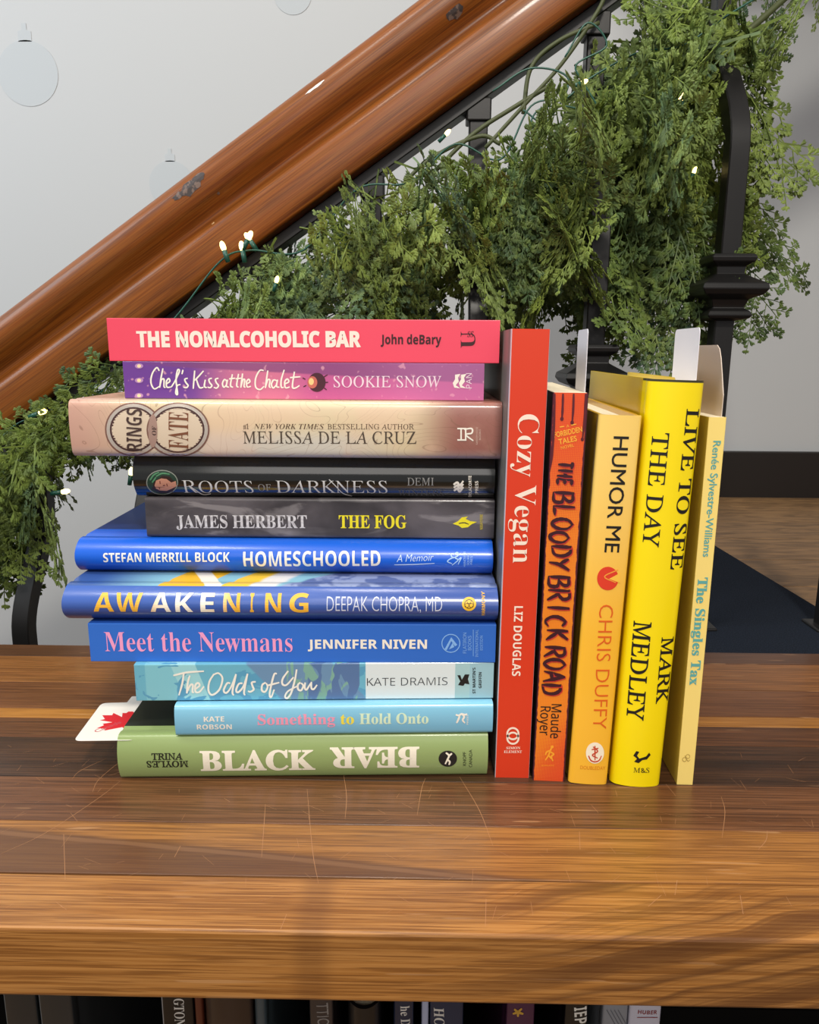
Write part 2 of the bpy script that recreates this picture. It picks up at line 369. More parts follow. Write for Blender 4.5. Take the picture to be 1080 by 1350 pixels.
# ------------------------------------------------------------------ books
mpage = M('page_edges', 'e9dfc6', .8, spec=.2)
pw = mpage.noi(1, (2, 30, 4200), 2); mpage.lay(mpage.ma('MULTIPLY', mpage.step(pw, .5, .3), .5), 'c7b998')
mpaper = M('white_paper', 'f0ece6', .6, spec=.3)
class Book:
    def __init__(s, label, cat, group, mat, L, T, W, kind='hard', b=0, rr=.0006, cover=None, p=2.2, pages=None):
        s.L, s.T, s.W, s.b, s.rr, s.p = L, T, W, b, rr, p
        s.root = empty('book', mat=mat); tag(s.root, label, cat, group); s.M = mat; s.inv = mat.inverted(); s.lv = 0
        ct = .0022 if kind == 'hard' else .0005; inset = .003 if kind == 'hard' else .0
        N = 28; zs = sorted(set([0, T]+[T*(1-math.cos(math.pi*i/N))/2 for i in range(1, N)]))
        out = [(W, 0)]; out += [(.020, 0), (.011, 0)]
        if kind == 'hard': out += [(.0085, .0007), (.0070, .0007), (.0050, 0)]
        out = [q_ for q_ in out if q_[0] > rr+.001]
        out += [(s.sy(z), z) for z in zs]
        tail = [(y, T-z) for y, z in out[:out.index((s.sy(0), 0))]][::-1]; out += tail
        inn = [(y+(ct if y < .02 else 0), min(max(z, ct), T-ct)) for y, z in out]
        vs = []; fs = []; n = len(out)
        for x in (0, L):
            for pr in (out, inn):
                for y, z in pr: vs.append((x, y, z))
        for i in range(n-1):
            fs.append((i, i+1, 2*n+i+1, 2*n+i)); fs.append((n+i, 3*n+i, 3*n+i+1, n+i+1))
            fs.append((i, n+i, n+i+1, i+1)); fs.append((2*n+i, 2*n+i+1, 3*n+i+1, 3*n+i))
        fs.append((0, 2*n, 3*n, n)); fs.append((n-1, 2*n-1, 4*n-1, 3*n-1))
        bb = bmesh.new(); bb.from_mesh(pyd(vs, fs)); bmesh.ops.recalc_face_normals(bb, faces=bb.faces)
        for f in bb.faces:
            f.smooth = abs(f.normal.x) < .5 and f.calc_area() > 1e-9
        for e in bb.edges:
            if len(e.link_faces) == 2 and e.calc_face_angle(0) > R(32): e.smooth = False
        s.cover = obj('cover', bb, cover, s.root)
        # page block
        fo = W-(.004 if kind == 'hard' else .0004); pb = [(y+ct+.0002, min(max(z, ct+.0001), T-ct-.0001)) for y, z in [(s.sy(z), z) for z in zs]]
        if kind == 'hard': pb = [(max(y, .001), z) for y, z in pb]
        pb = [pb[0]]+[q_ for q_ in pb[1:-1] if ct+.0003 < q_[1] < T-ct-.0003]+[pb[-1]]
        pb = pb+[(fo, T-ct-.0001), (fo-.0015*(kind == 'hard'), T*.5), (fo, ct+.0001)]
        m_ = len(pb); vs = [(x, y, z) for x in (inset, L-inset) for y, z in pb]
        fs = [tuple(range(m_)), tuple(range(m_, 2*m_))[::-1]]+[(i, m_+i, m_+(i+1) % m_, (i+1) % m_) for i in range(m_)]
        bb = bmesh.new(); bb.from_mesh(pyd(vs, fs)); bmesh.ops.recalc_face_normals(bb, faces=bb.faces)
        obj('pages', bb, pages or mpage.m, s.root)
    def sy(s, z):
        T = s.T; y = -s.b*(1-abs(2*z/T-1)**s.p); r = min(s.rr, T/2)
        e = min(z, T-z); e = max(e, 0)
        if e < r: y += r-math.sqrt(max(r*r-(r-e)**2, 0))
        return y
    def loc(s, px, py):           # photo point to spine-local (x, z)
        o = s.inv @ CAM_POS; d = (s.inv.to_3x3() @ ray(px, py)); yy = -.6*s.b
        for _ in range(3):
            q_ = o+d*((yy-o.y)/d.y); yy = s.sy(min(max(q_.z, 0), s.T))
        return Vector((q_.x, q_.z))
    def wrap(s, b, mat, name, parent=None, lift=0):
        s.lv += 1
        if s.b > .0008 or s.rr > .0015:
            K = 14
            for k in range(1, K):
                g = b.verts[:]+b.edges[:]+b.faces[:]
                bmesh.ops.bisect_plane(b, geom=g, plane_co=(0, 0, s.T*k/K), plane_no=(0, 0, 1))
        for v in b.verts:
            v.co.z = min(max(v.co.z, .0003), s.T-.0003); v.co.x = min(max(v.co.x, .0003), s.L-.0003)
            v.co.y = s.sy(v.co.z)-.00014-.00003*lift-v.co.y
        return obj(name, b, mat, s.root)
    def poly(s, name, polys, mat, lift=1):
        b = bmesh.new()
        for P in polys:
            Q = [s.loc(*p_) for p_ in P]; V = [b.verts.new((q_.x, 0, q_.y)) for q_ in Q]
            for tri in tessellate_polygon([[Vector((q_.x, q_.y, 0)) for q_ in Q]]):
                try: b.faces.new([V[i] for i in tri])
                except ValueError: pass
        return s.wrap(b, mat, name, lift=lift)
    def ribbons(s, name, lines, wpx, mat, taper=.35, lift=2, smooth=5, seed=1):
        b = bmesh.new(); rnd = random.Random(seed)
        for ln in lines:
            P = catmull([(x, y, 0) for x, y in ln], smooth) if len(ln) > 2 else [Vector((x, y, 0)) for x, y in ln]
            if len(P) == 2: P = [P[0].lerp(P[1], t/4) for t in range(5)]
            n = len(P); Lf = []; Rt = []
            for i, q_ in enumerate(P):
                t = (P[min(i+1, n-1)]-P[max(i-1, 0)]); t = t.normalized() if t.length > 0 else Vector((1, 0, 0))
                u = i/(n-1); wd = wpx/2*((1-taper)+taper*math.sin(math.pi*min(1, .15+u*.8)))*(1+taper*.35*(rnd.random()-.5))
                nn = Vector((-t.y, t.x, 0))*wd; Lf.append(q_+nn); Rt.append(q_-nn)
            e_ = .00004*(lines.index(ln) % 4)
            A = [b.verts.new((c.x, e_+.00003*i/n, c.y)) for i, c in enumerate([s.loc(v.x, v.y) for v in Lf])]
            B = [b.verts.new((c.x, e_+.00003*i/n, c.y)) for i, c in enumerate([s.loc(v.x, v.y) for v in Rt])]
            for i in range(n-1): b.faces.new((A[i], A[i+1], B[i+1], B[i]))
        return s.wrap(b, mat, name, lift=lift)
    def txt(s, t, style, p0, p1, cap, mat, name='lettering', off=None, shear=0, sp=1.0, lift=2, fat=0):
        off = (off or 0)+fat/cap*.5
        me, capH, wd = glyphs(t, style, off, sp, shear)
        a = s.loc(*p0); e = s.loc(*p1); d = e-a; ln = d.length; d.normalize(); up = Vector((-d.y, d.x))
        k = ln/math.hypot(p1[0]-p0[0], p1[1]-p0[1]); ch = cap*k
        b = bmesh.new(); b.from_mesh(me)
        for v in b.verts:
            x = v.co.x/wd*ln; h = v.co.y/capH*ch; q_ = a+d*x+up*h; v.co = Vector((q_.x, 0, q_.y))
        bmesh.ops.recalc_face_normals(b, faces=b.faces)
        return s.wrap(b, mat, name, lift=lift)
MATH = {'B': (0x1D400, 0x1D41A), 'I': (0x1D434, 0x1D44E), 'BI': (0x1D468, 0x1D482), 'scr': (0x1D4D0, 0x1D4EA), 'sr': (0x1D5A0, 0x1D5BA), 'sb': (0x1D5D4, 0x1D5EE)}
_g = {}
def glyphs(t, style, off, sp, shear):
    """outline lettering from Blender's own built-in font, flattened to a mesh"""
    base = style.rstrip('-')
    def conv(x):
        if base not in MATH: return x
        U, Lw = MATH[base]; D = 0x1D7CE if base == 'B' else 0x1D7EC if base == 'sb' else None
        o = ''
        for c in x:
            if base == 'I' and c == 'h': o += '\u210e'
            elif 'A' <= c <= 'Z': o += chr(U+ord(c)-65)
            elif 'a' <= c <= 'z': o += chr(Lw+ord(c)-97)
            elif '0' <= c <= '9' and D: o += chr(D+ord(c)-48)
            else: o += c
        return o
    def make(x):
        c = bpy.data.curves.new('lettering', 'FONT'); c.body = conv(x); c.resolution_u = 3; c.space_character = sp
        o = bpy.data.objects.new('t', c); COL.objects.link(o); bpy.context.view_layer.update()
        me = bpy.data.meshes.new_from_object(o.evaluated_get(bpy.context.evaluated_depsgraph_get()))
        bpy.data.objects.remove(o); bpy.data.curves.remove(c); return me
    me = make(t); H = make('H'); ch = max(v.co.y for v in H.vertices)
    if shear:
        for v in me.vertices: v.co.x -= shear*v.co.y
    if off: embolden(me, off)
    x0 = min(v.co.x for v in me.vertices)
    for v in me.vertices: v.co.x -= x0
    return me, ch, max(v.co.x for v in me.vertices)
def embolden(me, d):
    b = bmesh.new(); b.from_mesh(me); bmesh.ops.remove_doubles(b, verts=b.verts[:], dist=1e-5); sh = {}
    for e in b.edges:
        if len(e.link_faces) != 1: continue
        t = e.verts[1].co-e.verts[0].co
        if t.length < 1e-6: continue
        n_ = Vector((t.y, -t.x, 0)).normalized(); c_ = e.link_faces[0].calc_center_median()-e.verts[0].co
        if n_.dot(c_) > 0: n_ = -n_
        for v in e.verts: sh.setdefault(v, []).append(n_)
    for v, ns in sh.items():
        m_ = sum(ns, Vector())/len(ns); q = max(m_.length_squared, .35); v.co += m_/q*d
    b.to_mesh(me); b.free()
def circ(cx, cy, rx, ry=None, n=28, a0=0, a1=2*math.pi):
    ry = ry or rx; return [(cx+rx*math.cos(a0+(a1-a0)*i/n), cy+ry*math.sin(a0+(a1-a0)*i/n)) for i in range(n)]
def ring(cx, cy, r0, r1, k=1.0, n=36):
    o = []
    for i in range(n):
        a, b_ = 2*math.pi*i/n, 2*math.pi*(i+1)/n
        o.append([(cx+r0*math.cos(a), cy+r0*k*math.sin(a)), (cx+r1*math.cos(a), cy+r1*k*math.sin(a)), (cx+r1*math.cos(b_), cy+r1*k*math.sin(b_)), (cx+r0*math.cos(b_), cy+r0*k*math.sin(b_))])
    return o
LAID = 'books lying in the stack'; STAND = 'books standing on the table'
_z = [0.0]
def laid(label, bl, br, yl, yr, z0, T, W, **k):
    a = at_y(*bl, yl); b_ = at_y(*br, yr); L = math.hypot(b_.x-a.x, yr-yl); an = math.atan2(yr-yl, b_.x-a.x)
    Mx = Matrix.Translation((a.x, yl, z0)) @ Matrix.Rotation(an, 4, 'Z')
    return Book(label, 'book', LAID, Mx, L, T-.00015, W, **k)
W_, K_ = ink('f6efe2'), ink('17130f')
# --- green book at the bottom
m = M('green_cover', '93a86a', .38, coat=.15); m.lay(m.step(m.ax('Y'), .011, .0006), '1d2117')
bk = laid('green hardcover with big cream title, lying flat at the bottom of the stack', (160, 1025.6), (641.7, 1021.4), -.0009, .0078, 0, .0271, .150, b=.0035, rr=.0016, cover=m.m)
cr = ink('f7f0dc'); bl_ = ink('23261a')
bk.txt('BLACK', 'B', (265, 1015.5), (416, 1014), 28, cr, 'title', fat=1.2); bk.txt('BEAR', 'B', (553, 985), (435, 986), 28.5, cr, 'title', fat=1.2)
bk.txt('TRINA', 'I', (200, 1001.5), (241, 1001), 8.8, bl_, 'author', shear=.25, fat=.5); bk.txt('MOYLES', 'I', (248, 1003), (193, 1003.5), 9, bl_, 'author', shear=.25, fat=.5)
bk.poly('publisher_mark', [circ(590.5, 1000, 12.2, 10.6)], ink('1d1b19')); bk.ribbons('publisher_mark', [[(588, 992), (592, 996), (590, 1001), (587, 1007)], [(592, 996), (596, 993)], [(590, 1001), (593, 1004), (592, 1008)]], 2.6, cr, lift=4)
bk.txt('KNOPF', 's', (614.5, 1009), (614.5, 991), 3.6, bl_); bk.txt('CANADA', 's', (622.5, 1011), (622.5, 988), 3.6, bl_)
# --- pale blue
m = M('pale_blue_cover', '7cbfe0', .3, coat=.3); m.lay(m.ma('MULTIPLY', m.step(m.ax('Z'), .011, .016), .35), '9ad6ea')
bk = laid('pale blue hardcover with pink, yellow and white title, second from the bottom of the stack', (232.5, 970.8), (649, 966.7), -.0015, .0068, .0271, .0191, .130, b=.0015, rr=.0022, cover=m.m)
bk.txt('KATE', 'sb', (269, 951.5), (296, 951), 7.2, W_, 'author'); bk.txt('ROBSON', 'sb', (260, 961.5), (306, 961), 7.2, W_, 'author')
bk.txt('Something', 'B', (340, 955.5), (442, 954.5), 14.5, ink('f29db8'), 'title', off=.008); bk.txt('to', 'B', (449, 954.5), (467, 954.3), 14.5, ink('f1e04f'), 'title', off=.008)
bk.txt('Hold Onto', 'B', (474, 954.3), (565, 953.6), 14.5, ink('d9efcf'), 'title', off=.008)
bk.ribbons('publisher_mark', [[(601, 942), (605, 943), (609, 941), (612, 945), (610, 949), (613, 953)], [(609, 941), (613, 942), (616, 941)], [(606, 944), (604, 949), (602, 953)]], 2.6, W_)
bk.txt('PRESS', 's', (617.5, 955), (617.5, 942), 2.0, W_)
# --- teal illustrated paperback
m = M('teal_illustrated_cover', '6db5cc', .32, coat=.35)
m.lay(m.band('X', .006, .0235, .0004), '83c6d4'); m.lay(m.band(m.lin(1, 0, .35), .028, .042, .0006), '9fd6dc')
m.lay(m.step(m.noi(60, (1, 1, 1.5), 2, 1.5), .56, .02), '5aa0c2'); m.lay(m.band(m.lin(1, 0, .9), .083, .132, .002), '6d92b4')
m.lay(m.ma('MULTIPLY', m.band('X', .086, .1275, .0006), m.step(m.noi(75, (1, 1, .6), 2, 2), .52, .03)), '7fae9e')
m.lay(m.ma('MULTIPLY', m.band('X', .098, .1275, .0006), m.step(m.noi(50, (1, 1, .4), 2, 2, loc=(3, 0, 0)), .52, .02)), '5877a4')
m.lay(m.band('X', .131, .1825, .0003), 'dfe9ea'); m.lay(m.band('X', .1825, .191, .0003), 'a9cdd0'); m.lay(m.band('X', .191, .210, .0003), '9fc6d1')
bk = laid('teal paperback with white handwritten title and a pale author panel', (180, 924), (650, 920.5), .0035, .0126, .0462, .0222, .138, kind='soft', rr=.0004, cover=m.m)
def script(bk, lines, sc_, ox, oy, w_, name='title'): bk.ribbons(name, [[(ox+a/sc_, oy+b_/sc_) for a, b_ in ln] for ln in lines], w_, W_, taper=.3)
script(bk, [[(92, 100), (180, 80), (290, 72)], [(160, 80), (150, 150), (128, 228)], [(198, 100), (185, 150), (178, 215)], [(178, 215), (200, 165), (218, 160), (216, 205), (226, 208)],
    [(232, 190), (262, 165), (250, 148), (234, 165), (236, 205), (262, 205), (290, 170)], [(355, 90), (325, 140), (320, 200), (345, 225), (390, 190), (410, 120), (385, 85), (350, 95)],
    [(460, 150), (440, 150), (418, 195), (435, 212), (465, 175), (498, 90)], [(498, 90), (475, 200), (482, 228)], [(540, 150), (515, 155), (498, 195), (512, 208), (545, 170), (572, 88)], [(572, 88), (550, 200), (555, 228)],
    [(625, 140), (600, 145), (605, 170), (612, 190), (590, 205), (575, 200)], [(690, 145), (668, 160), (665, 195), (685, 205), (702, 175), (693, 148)], [(762, 88), (745, 92), (728, 150), (715, 220), (725, 240), (745, 190)], [(700, 165), (778, 145)],
    [(835, 70), (800, 120), (798, 155), (825, 160), (870, 110)], [(890, 60), (880, 120), (855, 210), (830, 245), (815, 235), (835, 200), (900, 165)], [(915, 145), (898, 160), (900, 190), (920, 195), (932, 165), (918, 148)],
    [(945, 145), (942, 180), (955, 190), (980, 150)], [(985, 140), (985, 180), (1000, 188), (1022, 160)]], 4.909, 210, 870, 2.6)
bk.txt('KATE DRAMIS', 'sr', (484, 904), (590, 903), 11, ink('2b3036'), 'author', off=-.012)
bk.poly('publisher_mark', [[(603, 890), (607, 890), (609, 896), (613, 889), (619, 889), (617, 895), (619, 902), (613, 901), (611, 904), (604, 903), (607, 898)]], K_)
bk.txt("ST MARTIN'S", 'sb', (627, 914), (627, 880), 3.5, K_); bk.txt('GRIFFIN', 'sb', (635, 907), (635, 886), 3.5, K_)
# --- blue paperback, pink title
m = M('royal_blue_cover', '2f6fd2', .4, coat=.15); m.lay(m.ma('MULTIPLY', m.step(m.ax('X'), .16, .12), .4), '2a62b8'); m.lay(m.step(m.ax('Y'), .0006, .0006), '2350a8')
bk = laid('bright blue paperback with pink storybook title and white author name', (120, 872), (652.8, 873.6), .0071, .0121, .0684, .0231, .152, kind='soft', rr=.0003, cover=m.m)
pk = ink('f7a3cf')
bk.txt('Meet the Newmans', 'B', (139, 858.5), (386, 859), 27, pk, 'title', off=-.006); bk.txt('JENNIFER NIVEN', 'sb', (406, 855), (563, 855), 12.5, W_, 'author', off=.01)
lb = ink('86b6ee'); bk.poly('publisher_mark', ring(594.5, 848, 11.2, 12.4), lb)
bk.poly('publisher_mark', [[(586, 856), (595, 840), (603, 850), (600, 852), (595, 845), (589, 857)], [(592, 856), (597, 847), (599, 853)]], lb)
bk.txt('FLATIRON', 'sr', (615, 861), (615, 834), 4.2, lb); bk.txt('BOOKS', 'sr', (621.5, 857), (621.5, 838), 4.2, lb); bk.ribbons('publisher_mark', [[(624, 865), (624, 830)]], .7, lb, taper=0)
bk.txt('INTERNATIONAL', 'sr', (630.5, 866), (630.5, 830), 3.4, lb); bk.txt('EDITION', 'sr', (636.5, 857), (636.5, 838), 3.4, lb)
# --- navy hardcover, gold title
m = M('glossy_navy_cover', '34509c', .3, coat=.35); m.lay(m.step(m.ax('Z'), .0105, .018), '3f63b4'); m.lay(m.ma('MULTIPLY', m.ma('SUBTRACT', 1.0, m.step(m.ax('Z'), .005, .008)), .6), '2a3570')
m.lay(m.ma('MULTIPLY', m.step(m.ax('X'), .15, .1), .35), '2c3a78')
top = m.step(m.ax('Y'), -.001, .0006)
sky = m.mix(m.step(m.ax('X'), .035, .05), srgb('3a5b9c'), srgb('8ec1cf')); sky = m.mix(m.band(m.lin(1, -.4, 0), .052, .078, .0008), sky, srgb('f2bb23')); sky = m.mix(m.band(m.lin(1, .5, 0), .078, .088, .001), sky, srgb('f7efdc'))
sky = m.mix(m.band(m.lin(1, -.6, 0), .088, .104, .0008), sky, srgb('f4c738')); sky = m.mix(m.band(m.lin(1, -.5, 0), .104, .119, .004), sky, srgb('e6e2dc')); sky = m.mix(m.step(m.lin(1, -1.2, 0), .122, .004), sky, m.mix(m.step(m.noi(70), .5, .1), srgb('5f6f9f'), srgb('93a0c4')))
m.lay(m.ma('MULTIPLY', top, m.step(m.ax('Z'), .012, .001)), sky)
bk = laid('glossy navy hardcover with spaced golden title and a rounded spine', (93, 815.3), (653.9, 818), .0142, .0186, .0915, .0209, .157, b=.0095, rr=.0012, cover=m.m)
mg = M('gold_to_cream_ink', 'f4b93a', .4); mg.lay(m_b := mg.band('X', .050, .088, .02), 'fbf3e0')
wd = [(124, 158), (163, 198), (203, 237), (244, 270), (277, 296), (304, 327), (335, 341), (351, 375), (383, 407)]
wd = [(124, 151), (153, 188), (199, 226), (232, 255), (265, 283), (295, 317), (330, 335), (350, 371), (382, 407)]
for ch, (a, c) in zip('AWAKENING', wd): bk.txt(ch, 'sb', (a, 806+(a-124)*.004), (c, 806+(c-124)*.004), 23.5, mg.m, 'title')
bk.txt('DEEPAK CHOPRA, MD', 's', (431, 805.5), (583, 806), 18.5, ink('cfd4e6'), 'author', off=-.012)
bk.poly('publisher_mark', [circ(618.5, 796, 9.4)], ink('f0bd2c')); bk.poly('publisher_mark', ring(618.5, 796, 5.4, 6.3)+ring(618.5, 792.6, 2.4, 3.1)+ring(615.5, 798, 2.4, 3.1)+ring(621.5, 798, 2.4, 3.1), ink('4a3c12'), lift=3)
bk.txt('HARMONY', 'sb', (639, 811), (639, 780), 4.6, ink('efb93c'))
# --- cobalt hardcover
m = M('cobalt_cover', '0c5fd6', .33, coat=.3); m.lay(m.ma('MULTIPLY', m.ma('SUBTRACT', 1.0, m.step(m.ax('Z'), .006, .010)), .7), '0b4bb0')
m.lay(m.step(m.ax('Y'), .024, .0008), '14316f')
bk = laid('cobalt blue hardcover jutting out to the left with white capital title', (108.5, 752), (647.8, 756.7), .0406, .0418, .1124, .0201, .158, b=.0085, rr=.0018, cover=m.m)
bk.txt('STEFAN MERRILL BLOCK', 'sb', (137, 741), (303, 740.5), 12.2, W_, 'author'); bk.txt('HOMESCHOOLED', 'sb', (322, 746.5), (502, 746), 20, W_, 'title', off=-.004)
bk.txt('A Memoir', 's', (523, 741), (572, 739), 9.5, ink('cfe2f8'), 'subtitle', shear=-.3, off=-.01); bk.ribbons('subtitle', [[(520, 744.5), (545, 744), (573, 742.6)]], 1.1, ink('cfe2f8'))
lg = ink('a8cdf7'); bk.ribbons('publisher_mark', [[(598, 731), (603, 728), (604, 732), (600, 735), (604, 738), (600, 742), (596, 745)], [(600, 735), (595, 736), (590, 740), (596, 743)], [(604, 738), (608, 735), (604, 744)], [(594, 730), (596, 734), (600, 735)]], 1.6, lg)
bk.txt('HANOVER', 'sr', (614, 747), (614, 727), 3, lg); bk.txt('SQUARE', 'sr', (618.6, 745), (618.6, 729), 3, lg); bk.txt('PRESS', 'sr', (623, 744), (623, 730), 3, lg)
# --- dark grey smoky paperback
m = M('smoky_cover', '3f3a3d', .3, coat=.4)
m.lay(m.step(m.noi(13, (.6, 1, 1.4), 8, 1.6, (0, .6, 0)), .52, .3), '625c60'); m.lay(m.ma('MULTIPLY', m.step(m.noi(28, (.6, 1, 3.0), 9, 1.2, (0, .75, 0)), .60, .12), .6), '9a9495'); m.lay(m.ma('MULTIPLY', m.step(m.noi(14, loc=(4, 0, 0)), .55, .2), .7), '272427')
bk = laid('smoky dark grey paperback with silver author name and yellow title', (194, 707.8), (651, 711.4), .045, .0463, .1325, .0244, .129, kind='soft', rr=.0016, cover=m.m)
sv = M('silver_ink', 'e3e1e2', .3); sv.lay(sv.step(sv.noi(300), .5, .3), 'b9b5b8')
bk.txt('JAMES HERBERT', 'B', (233, 696), (405, 696), 17, sv.m, 'author', off=.004); ye = ink('f6e62a')
bk.txt('THE FOG', 'B', (447, 696), (536, 696.3), 17, ye, 'title', off=.006)
bk.poly('publisher_mark', [[(597, 690.5), (604, 687), (609, 682), (617, 681), (614, 684), (620, 687), (629, 688), (622, 691), (617, 695), (609, 696), (605, 693)]], ye)
bk.ribbons('publisher_mark', [[(605, 690), (612, 689), (618, 691)]], 1.3, ink('3a3530'), lift=4); bk.txt('NIGHTFIRE', 'sb', (636.5, 698), (636.5, 678), 3.6, ink('c9b53a'))
# --- black glossy hardcover
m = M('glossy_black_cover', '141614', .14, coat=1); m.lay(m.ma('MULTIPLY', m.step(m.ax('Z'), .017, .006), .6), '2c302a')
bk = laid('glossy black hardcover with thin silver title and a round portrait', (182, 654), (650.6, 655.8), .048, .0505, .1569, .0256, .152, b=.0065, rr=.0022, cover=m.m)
s_ = ink('d6d6d4'); s2 = ink('8f8f8d'); s3 = ink('5f6060')
bk.txt('R', 'I', (243, 649.5), (262, 649.5), 18, s_, 'title', shear=.25, off=-.006); bk.txt('OOTS', 'I', (264, 649.5), (335, 649.5), 17, s_, 'title', shear=.25, off=-.006)
bk.txt('OF', 'I', (341, 647), (358, 647), 9.5, s2, 'title', shear=.25)
bk.txt('DARKNESS', 'I', (365, 649.5), (511, 650), 17.5, s_, 'title', shear=.25, off=-.006); bk.ribbons('title', [[(249, 640), (258, 646), (268, 652), (278, 651)], [(434, 632), (442, 640), (452, 650), (464, 654)]], 1.2, s_)
bk.txt('DEMI', 'I', (537, 640), (572, 640), 10.5, s2, 'author', shear=.25); bk.txt('WINTERS', 'I', (525, 653), (585, 653.5), 8.5, s3, 'author', shear=.25)
bk.poly('portrait', [circ(214, 636, 21, 16.5, 36)], ink('8a8f86')); bk.poly('portrait', [circ(214, 636, 19.8, 15.4, 36)], ink('1f3a2c'), lift=2)
bk.poly('portrait', [circ(217, 640, 15, 10), [(200, 645), (206, 634), (214, 627), (224, 628), (231, 636), (228, 648), (212, 650)]], ink('2e1a14'), lift=3)
bk.poly('portrait', [[(204, 640), (206, 633.5), (213, 630.5), (220, 631.5), (226, 636), (232, 634), (233, 641), (227, 644), (220, 647), (211, 646.5), (206, 644)]], ink('c48a72'), lift=4)
bk.ribbons('portrait', [[(211, 634), (211.5, 638)], [(210, 642), (211, 645)], [(215, 640), (218, 639.5)], [(220, 637.5), (221, 641)]], 1.2, ink('6a2f28'), lift=5)
bk.ribbons('portrait', [[(198, 633), (203, 626), (210, 622.5)], [(206, 628), (214, 624), (224, 625)], [(201, 636), (206, 629)]], 2, ink('4f8a62'), lift=5)
for k in range(3): bk.ribbons('publisher_mark', [[(598+k*.3, 642+k*4-3), (603, 636+k*4), (606, 640+k*4), (611, 637+k*4-3)]], 3.0, W_)
bk.txt('DELACORTE', 'sb', (621.6, 655), (621.6, 627), 3.6, W_); bk.txt('PRESS', 'sb', (630.5, 650), (630.5, 634), 3.8, W_)
# --- big beige fantasy hardcover
m = M('map_patterned_jacket', 'dcc9a4', .3, coat=.35)
X = m.ax('X'); m.lay(m.ma('SUBTRACT', 1.0, m.step(X, .03, .06)), 'c99e8d'); m.lay(m.step(X, .205, .035), '9a6459')
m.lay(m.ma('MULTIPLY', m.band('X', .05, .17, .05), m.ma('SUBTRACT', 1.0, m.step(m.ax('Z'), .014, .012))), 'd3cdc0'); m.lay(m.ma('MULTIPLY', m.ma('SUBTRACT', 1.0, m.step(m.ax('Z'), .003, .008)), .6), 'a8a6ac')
nn = m.noi(16, (1, 1, 1.2), 2, 1.2); ct = m.ma('ABSOLUTE', m.ma('SINE', m.ma('MULTIPLY', nn, 62))); m.lay(m.ma('MULTIPLY', m.ma('SUBTRACT', 1.0, m.step(ct, .09, .12)), .45), '7d5a46')
m.lay(m.ma('MULTIPLY', m.step(m.noi(18, (1, 1, 1), 5), .56, .15), .4), 'e9bfa5')
bk = laid('thick beige hardcover with two linked rings and a swirling map pattern', (96.5, 601.7), (660.3, 604.4), .034, .034, .1825, .0326, .16, b=.0015, rr=.0036, cover=m.m)
for i, (cx, cy, rx, ry) in enumerate([(176, 566, 37.5, 35.5), (235, 566.5, 41.5, 36)]):
    k = ry/rx
    bk.poly('ring_emblem', [circ(cx, cy, rx, ry, 48)], ink('7a564a'), lift=1+i*6)
    bk.poly('ring_emblem', ring(cx, cy, rx-4.8, rx-2, k), ink('c9bdb2', .3, .3), lift=2+i*6)
    bk.poly('ring_emblem', ring(cx, cy, rx-10.5, rx-6.6, k), ink('4a2f2c'), lift=2+i*6)
    bk.poly('ring_emblem', [circ(cx, cy, rx-9, ry-9*k, 48)], ink('d9c6ae'), lift=2+i*6)
    bk.poly('ring_emblem', ring(cx, cy, rx-6.4, rx-4.8, k), ink('e6dccf', .25, .6), lift=3+i*6)
bk.poly('ring_emblem', [circ(202, 568, 6, 22)], ink('a5867a'), lift=14)
bk.txt('RINGS', 'sb', (188, 594), (188, 540), 20.5, ink('45302c'), 'title', lift=16, off=-.01); bk.txt('FATE', 'B', (249, 592), (249, 544), 26, ink('7c4c33'), 'title', lift=16, off=-.004)
bk.txt('OF', 'B', (206.5, 574), (206.5, 562), 5.5, ink('45302c'), 'title', lift=17)
bk.txt('#1', 'B', (321, 565.5), (328, 565.5), 6.6, ink('5c4634')); bk.txt('NEW YORK TIMES', 'BI', (335, 565.5), (427, 565.7), 6.8, ink('5c4634'), off=-.01); bk.txt('BESTSELLING AUTHOR', 'I', (432, 565.7), (546, 566), 6.8, ink('5c4634'), shear=.25)
bk.txt('MELISSA DE LA CRUZ', 'I', (321, 584.5), (549, 585), 16, ink('4e4236'), 'author', shear=.25)
bk.ribbons('publisher_mark', [[(603, 565), (613, 565)], [(603, 580), (613, 580)], [(608, 565), (608, 580)], [(614, 564), (614, 581)]], 2, W_, taper=0); bk.ribbons('publisher_mark', [[(612, 566), (622, 565), (622, 571), (614, 573), (624, 581)]], 2.2, W_, taper=.2)
bk.txt('RANDOM HOUSE', 's', (630, 586), (630, 563), 2.4, ink('dcbcae')); bk.txt('BOOKS', 's', (634, 580), (634, 566), 2.4, ink('dcbcae'))
# --- purple and pink paperback
m = M('purple_to_pink_cover', '6f3f97', .35, coat=.25); m.lay(m.step(m.ax('X'), .062, .045), 'c65c96'); m.lay(m.ma('MULTIPLY', m.band('X', .05, .10, .03), .5), 'e58a9a')
m.lay(m.ma('MULTIPLY', m.ma('MULTIPLY', m.step(m.lin(.047, 0, 1), .0195, .0012), m.step(m.ax('X'), .02, .05)), .8), '80457c'); m.lay(m.ma('MULTIPLY', m.step(m.noi(240, detail=1), .68, .08), .5), 'f6b7c4')
m.lay(m.ma('MULTIPLY', m.step(m.ax('X'), .15, .06), .25), 'd98fc4')
bk = laid('thin purple and pink paperback with white script title, second from the top of the stack', (165, 525.3), (637.7, 525), .045, .045, .2151, .0212, .128, kind='soft', rr=.0004, cover=m.m)
for y in (482.5, 501.5, 521.5): bk.poly('light_motif', [circ(183.5, y, 5.5, 3.4)], ink('b78bc0'), lift=1); bk.poly('light_motif', [circ(183.5, y, 2.6, 2.2)], ink('ffe2b0'), lift=2)
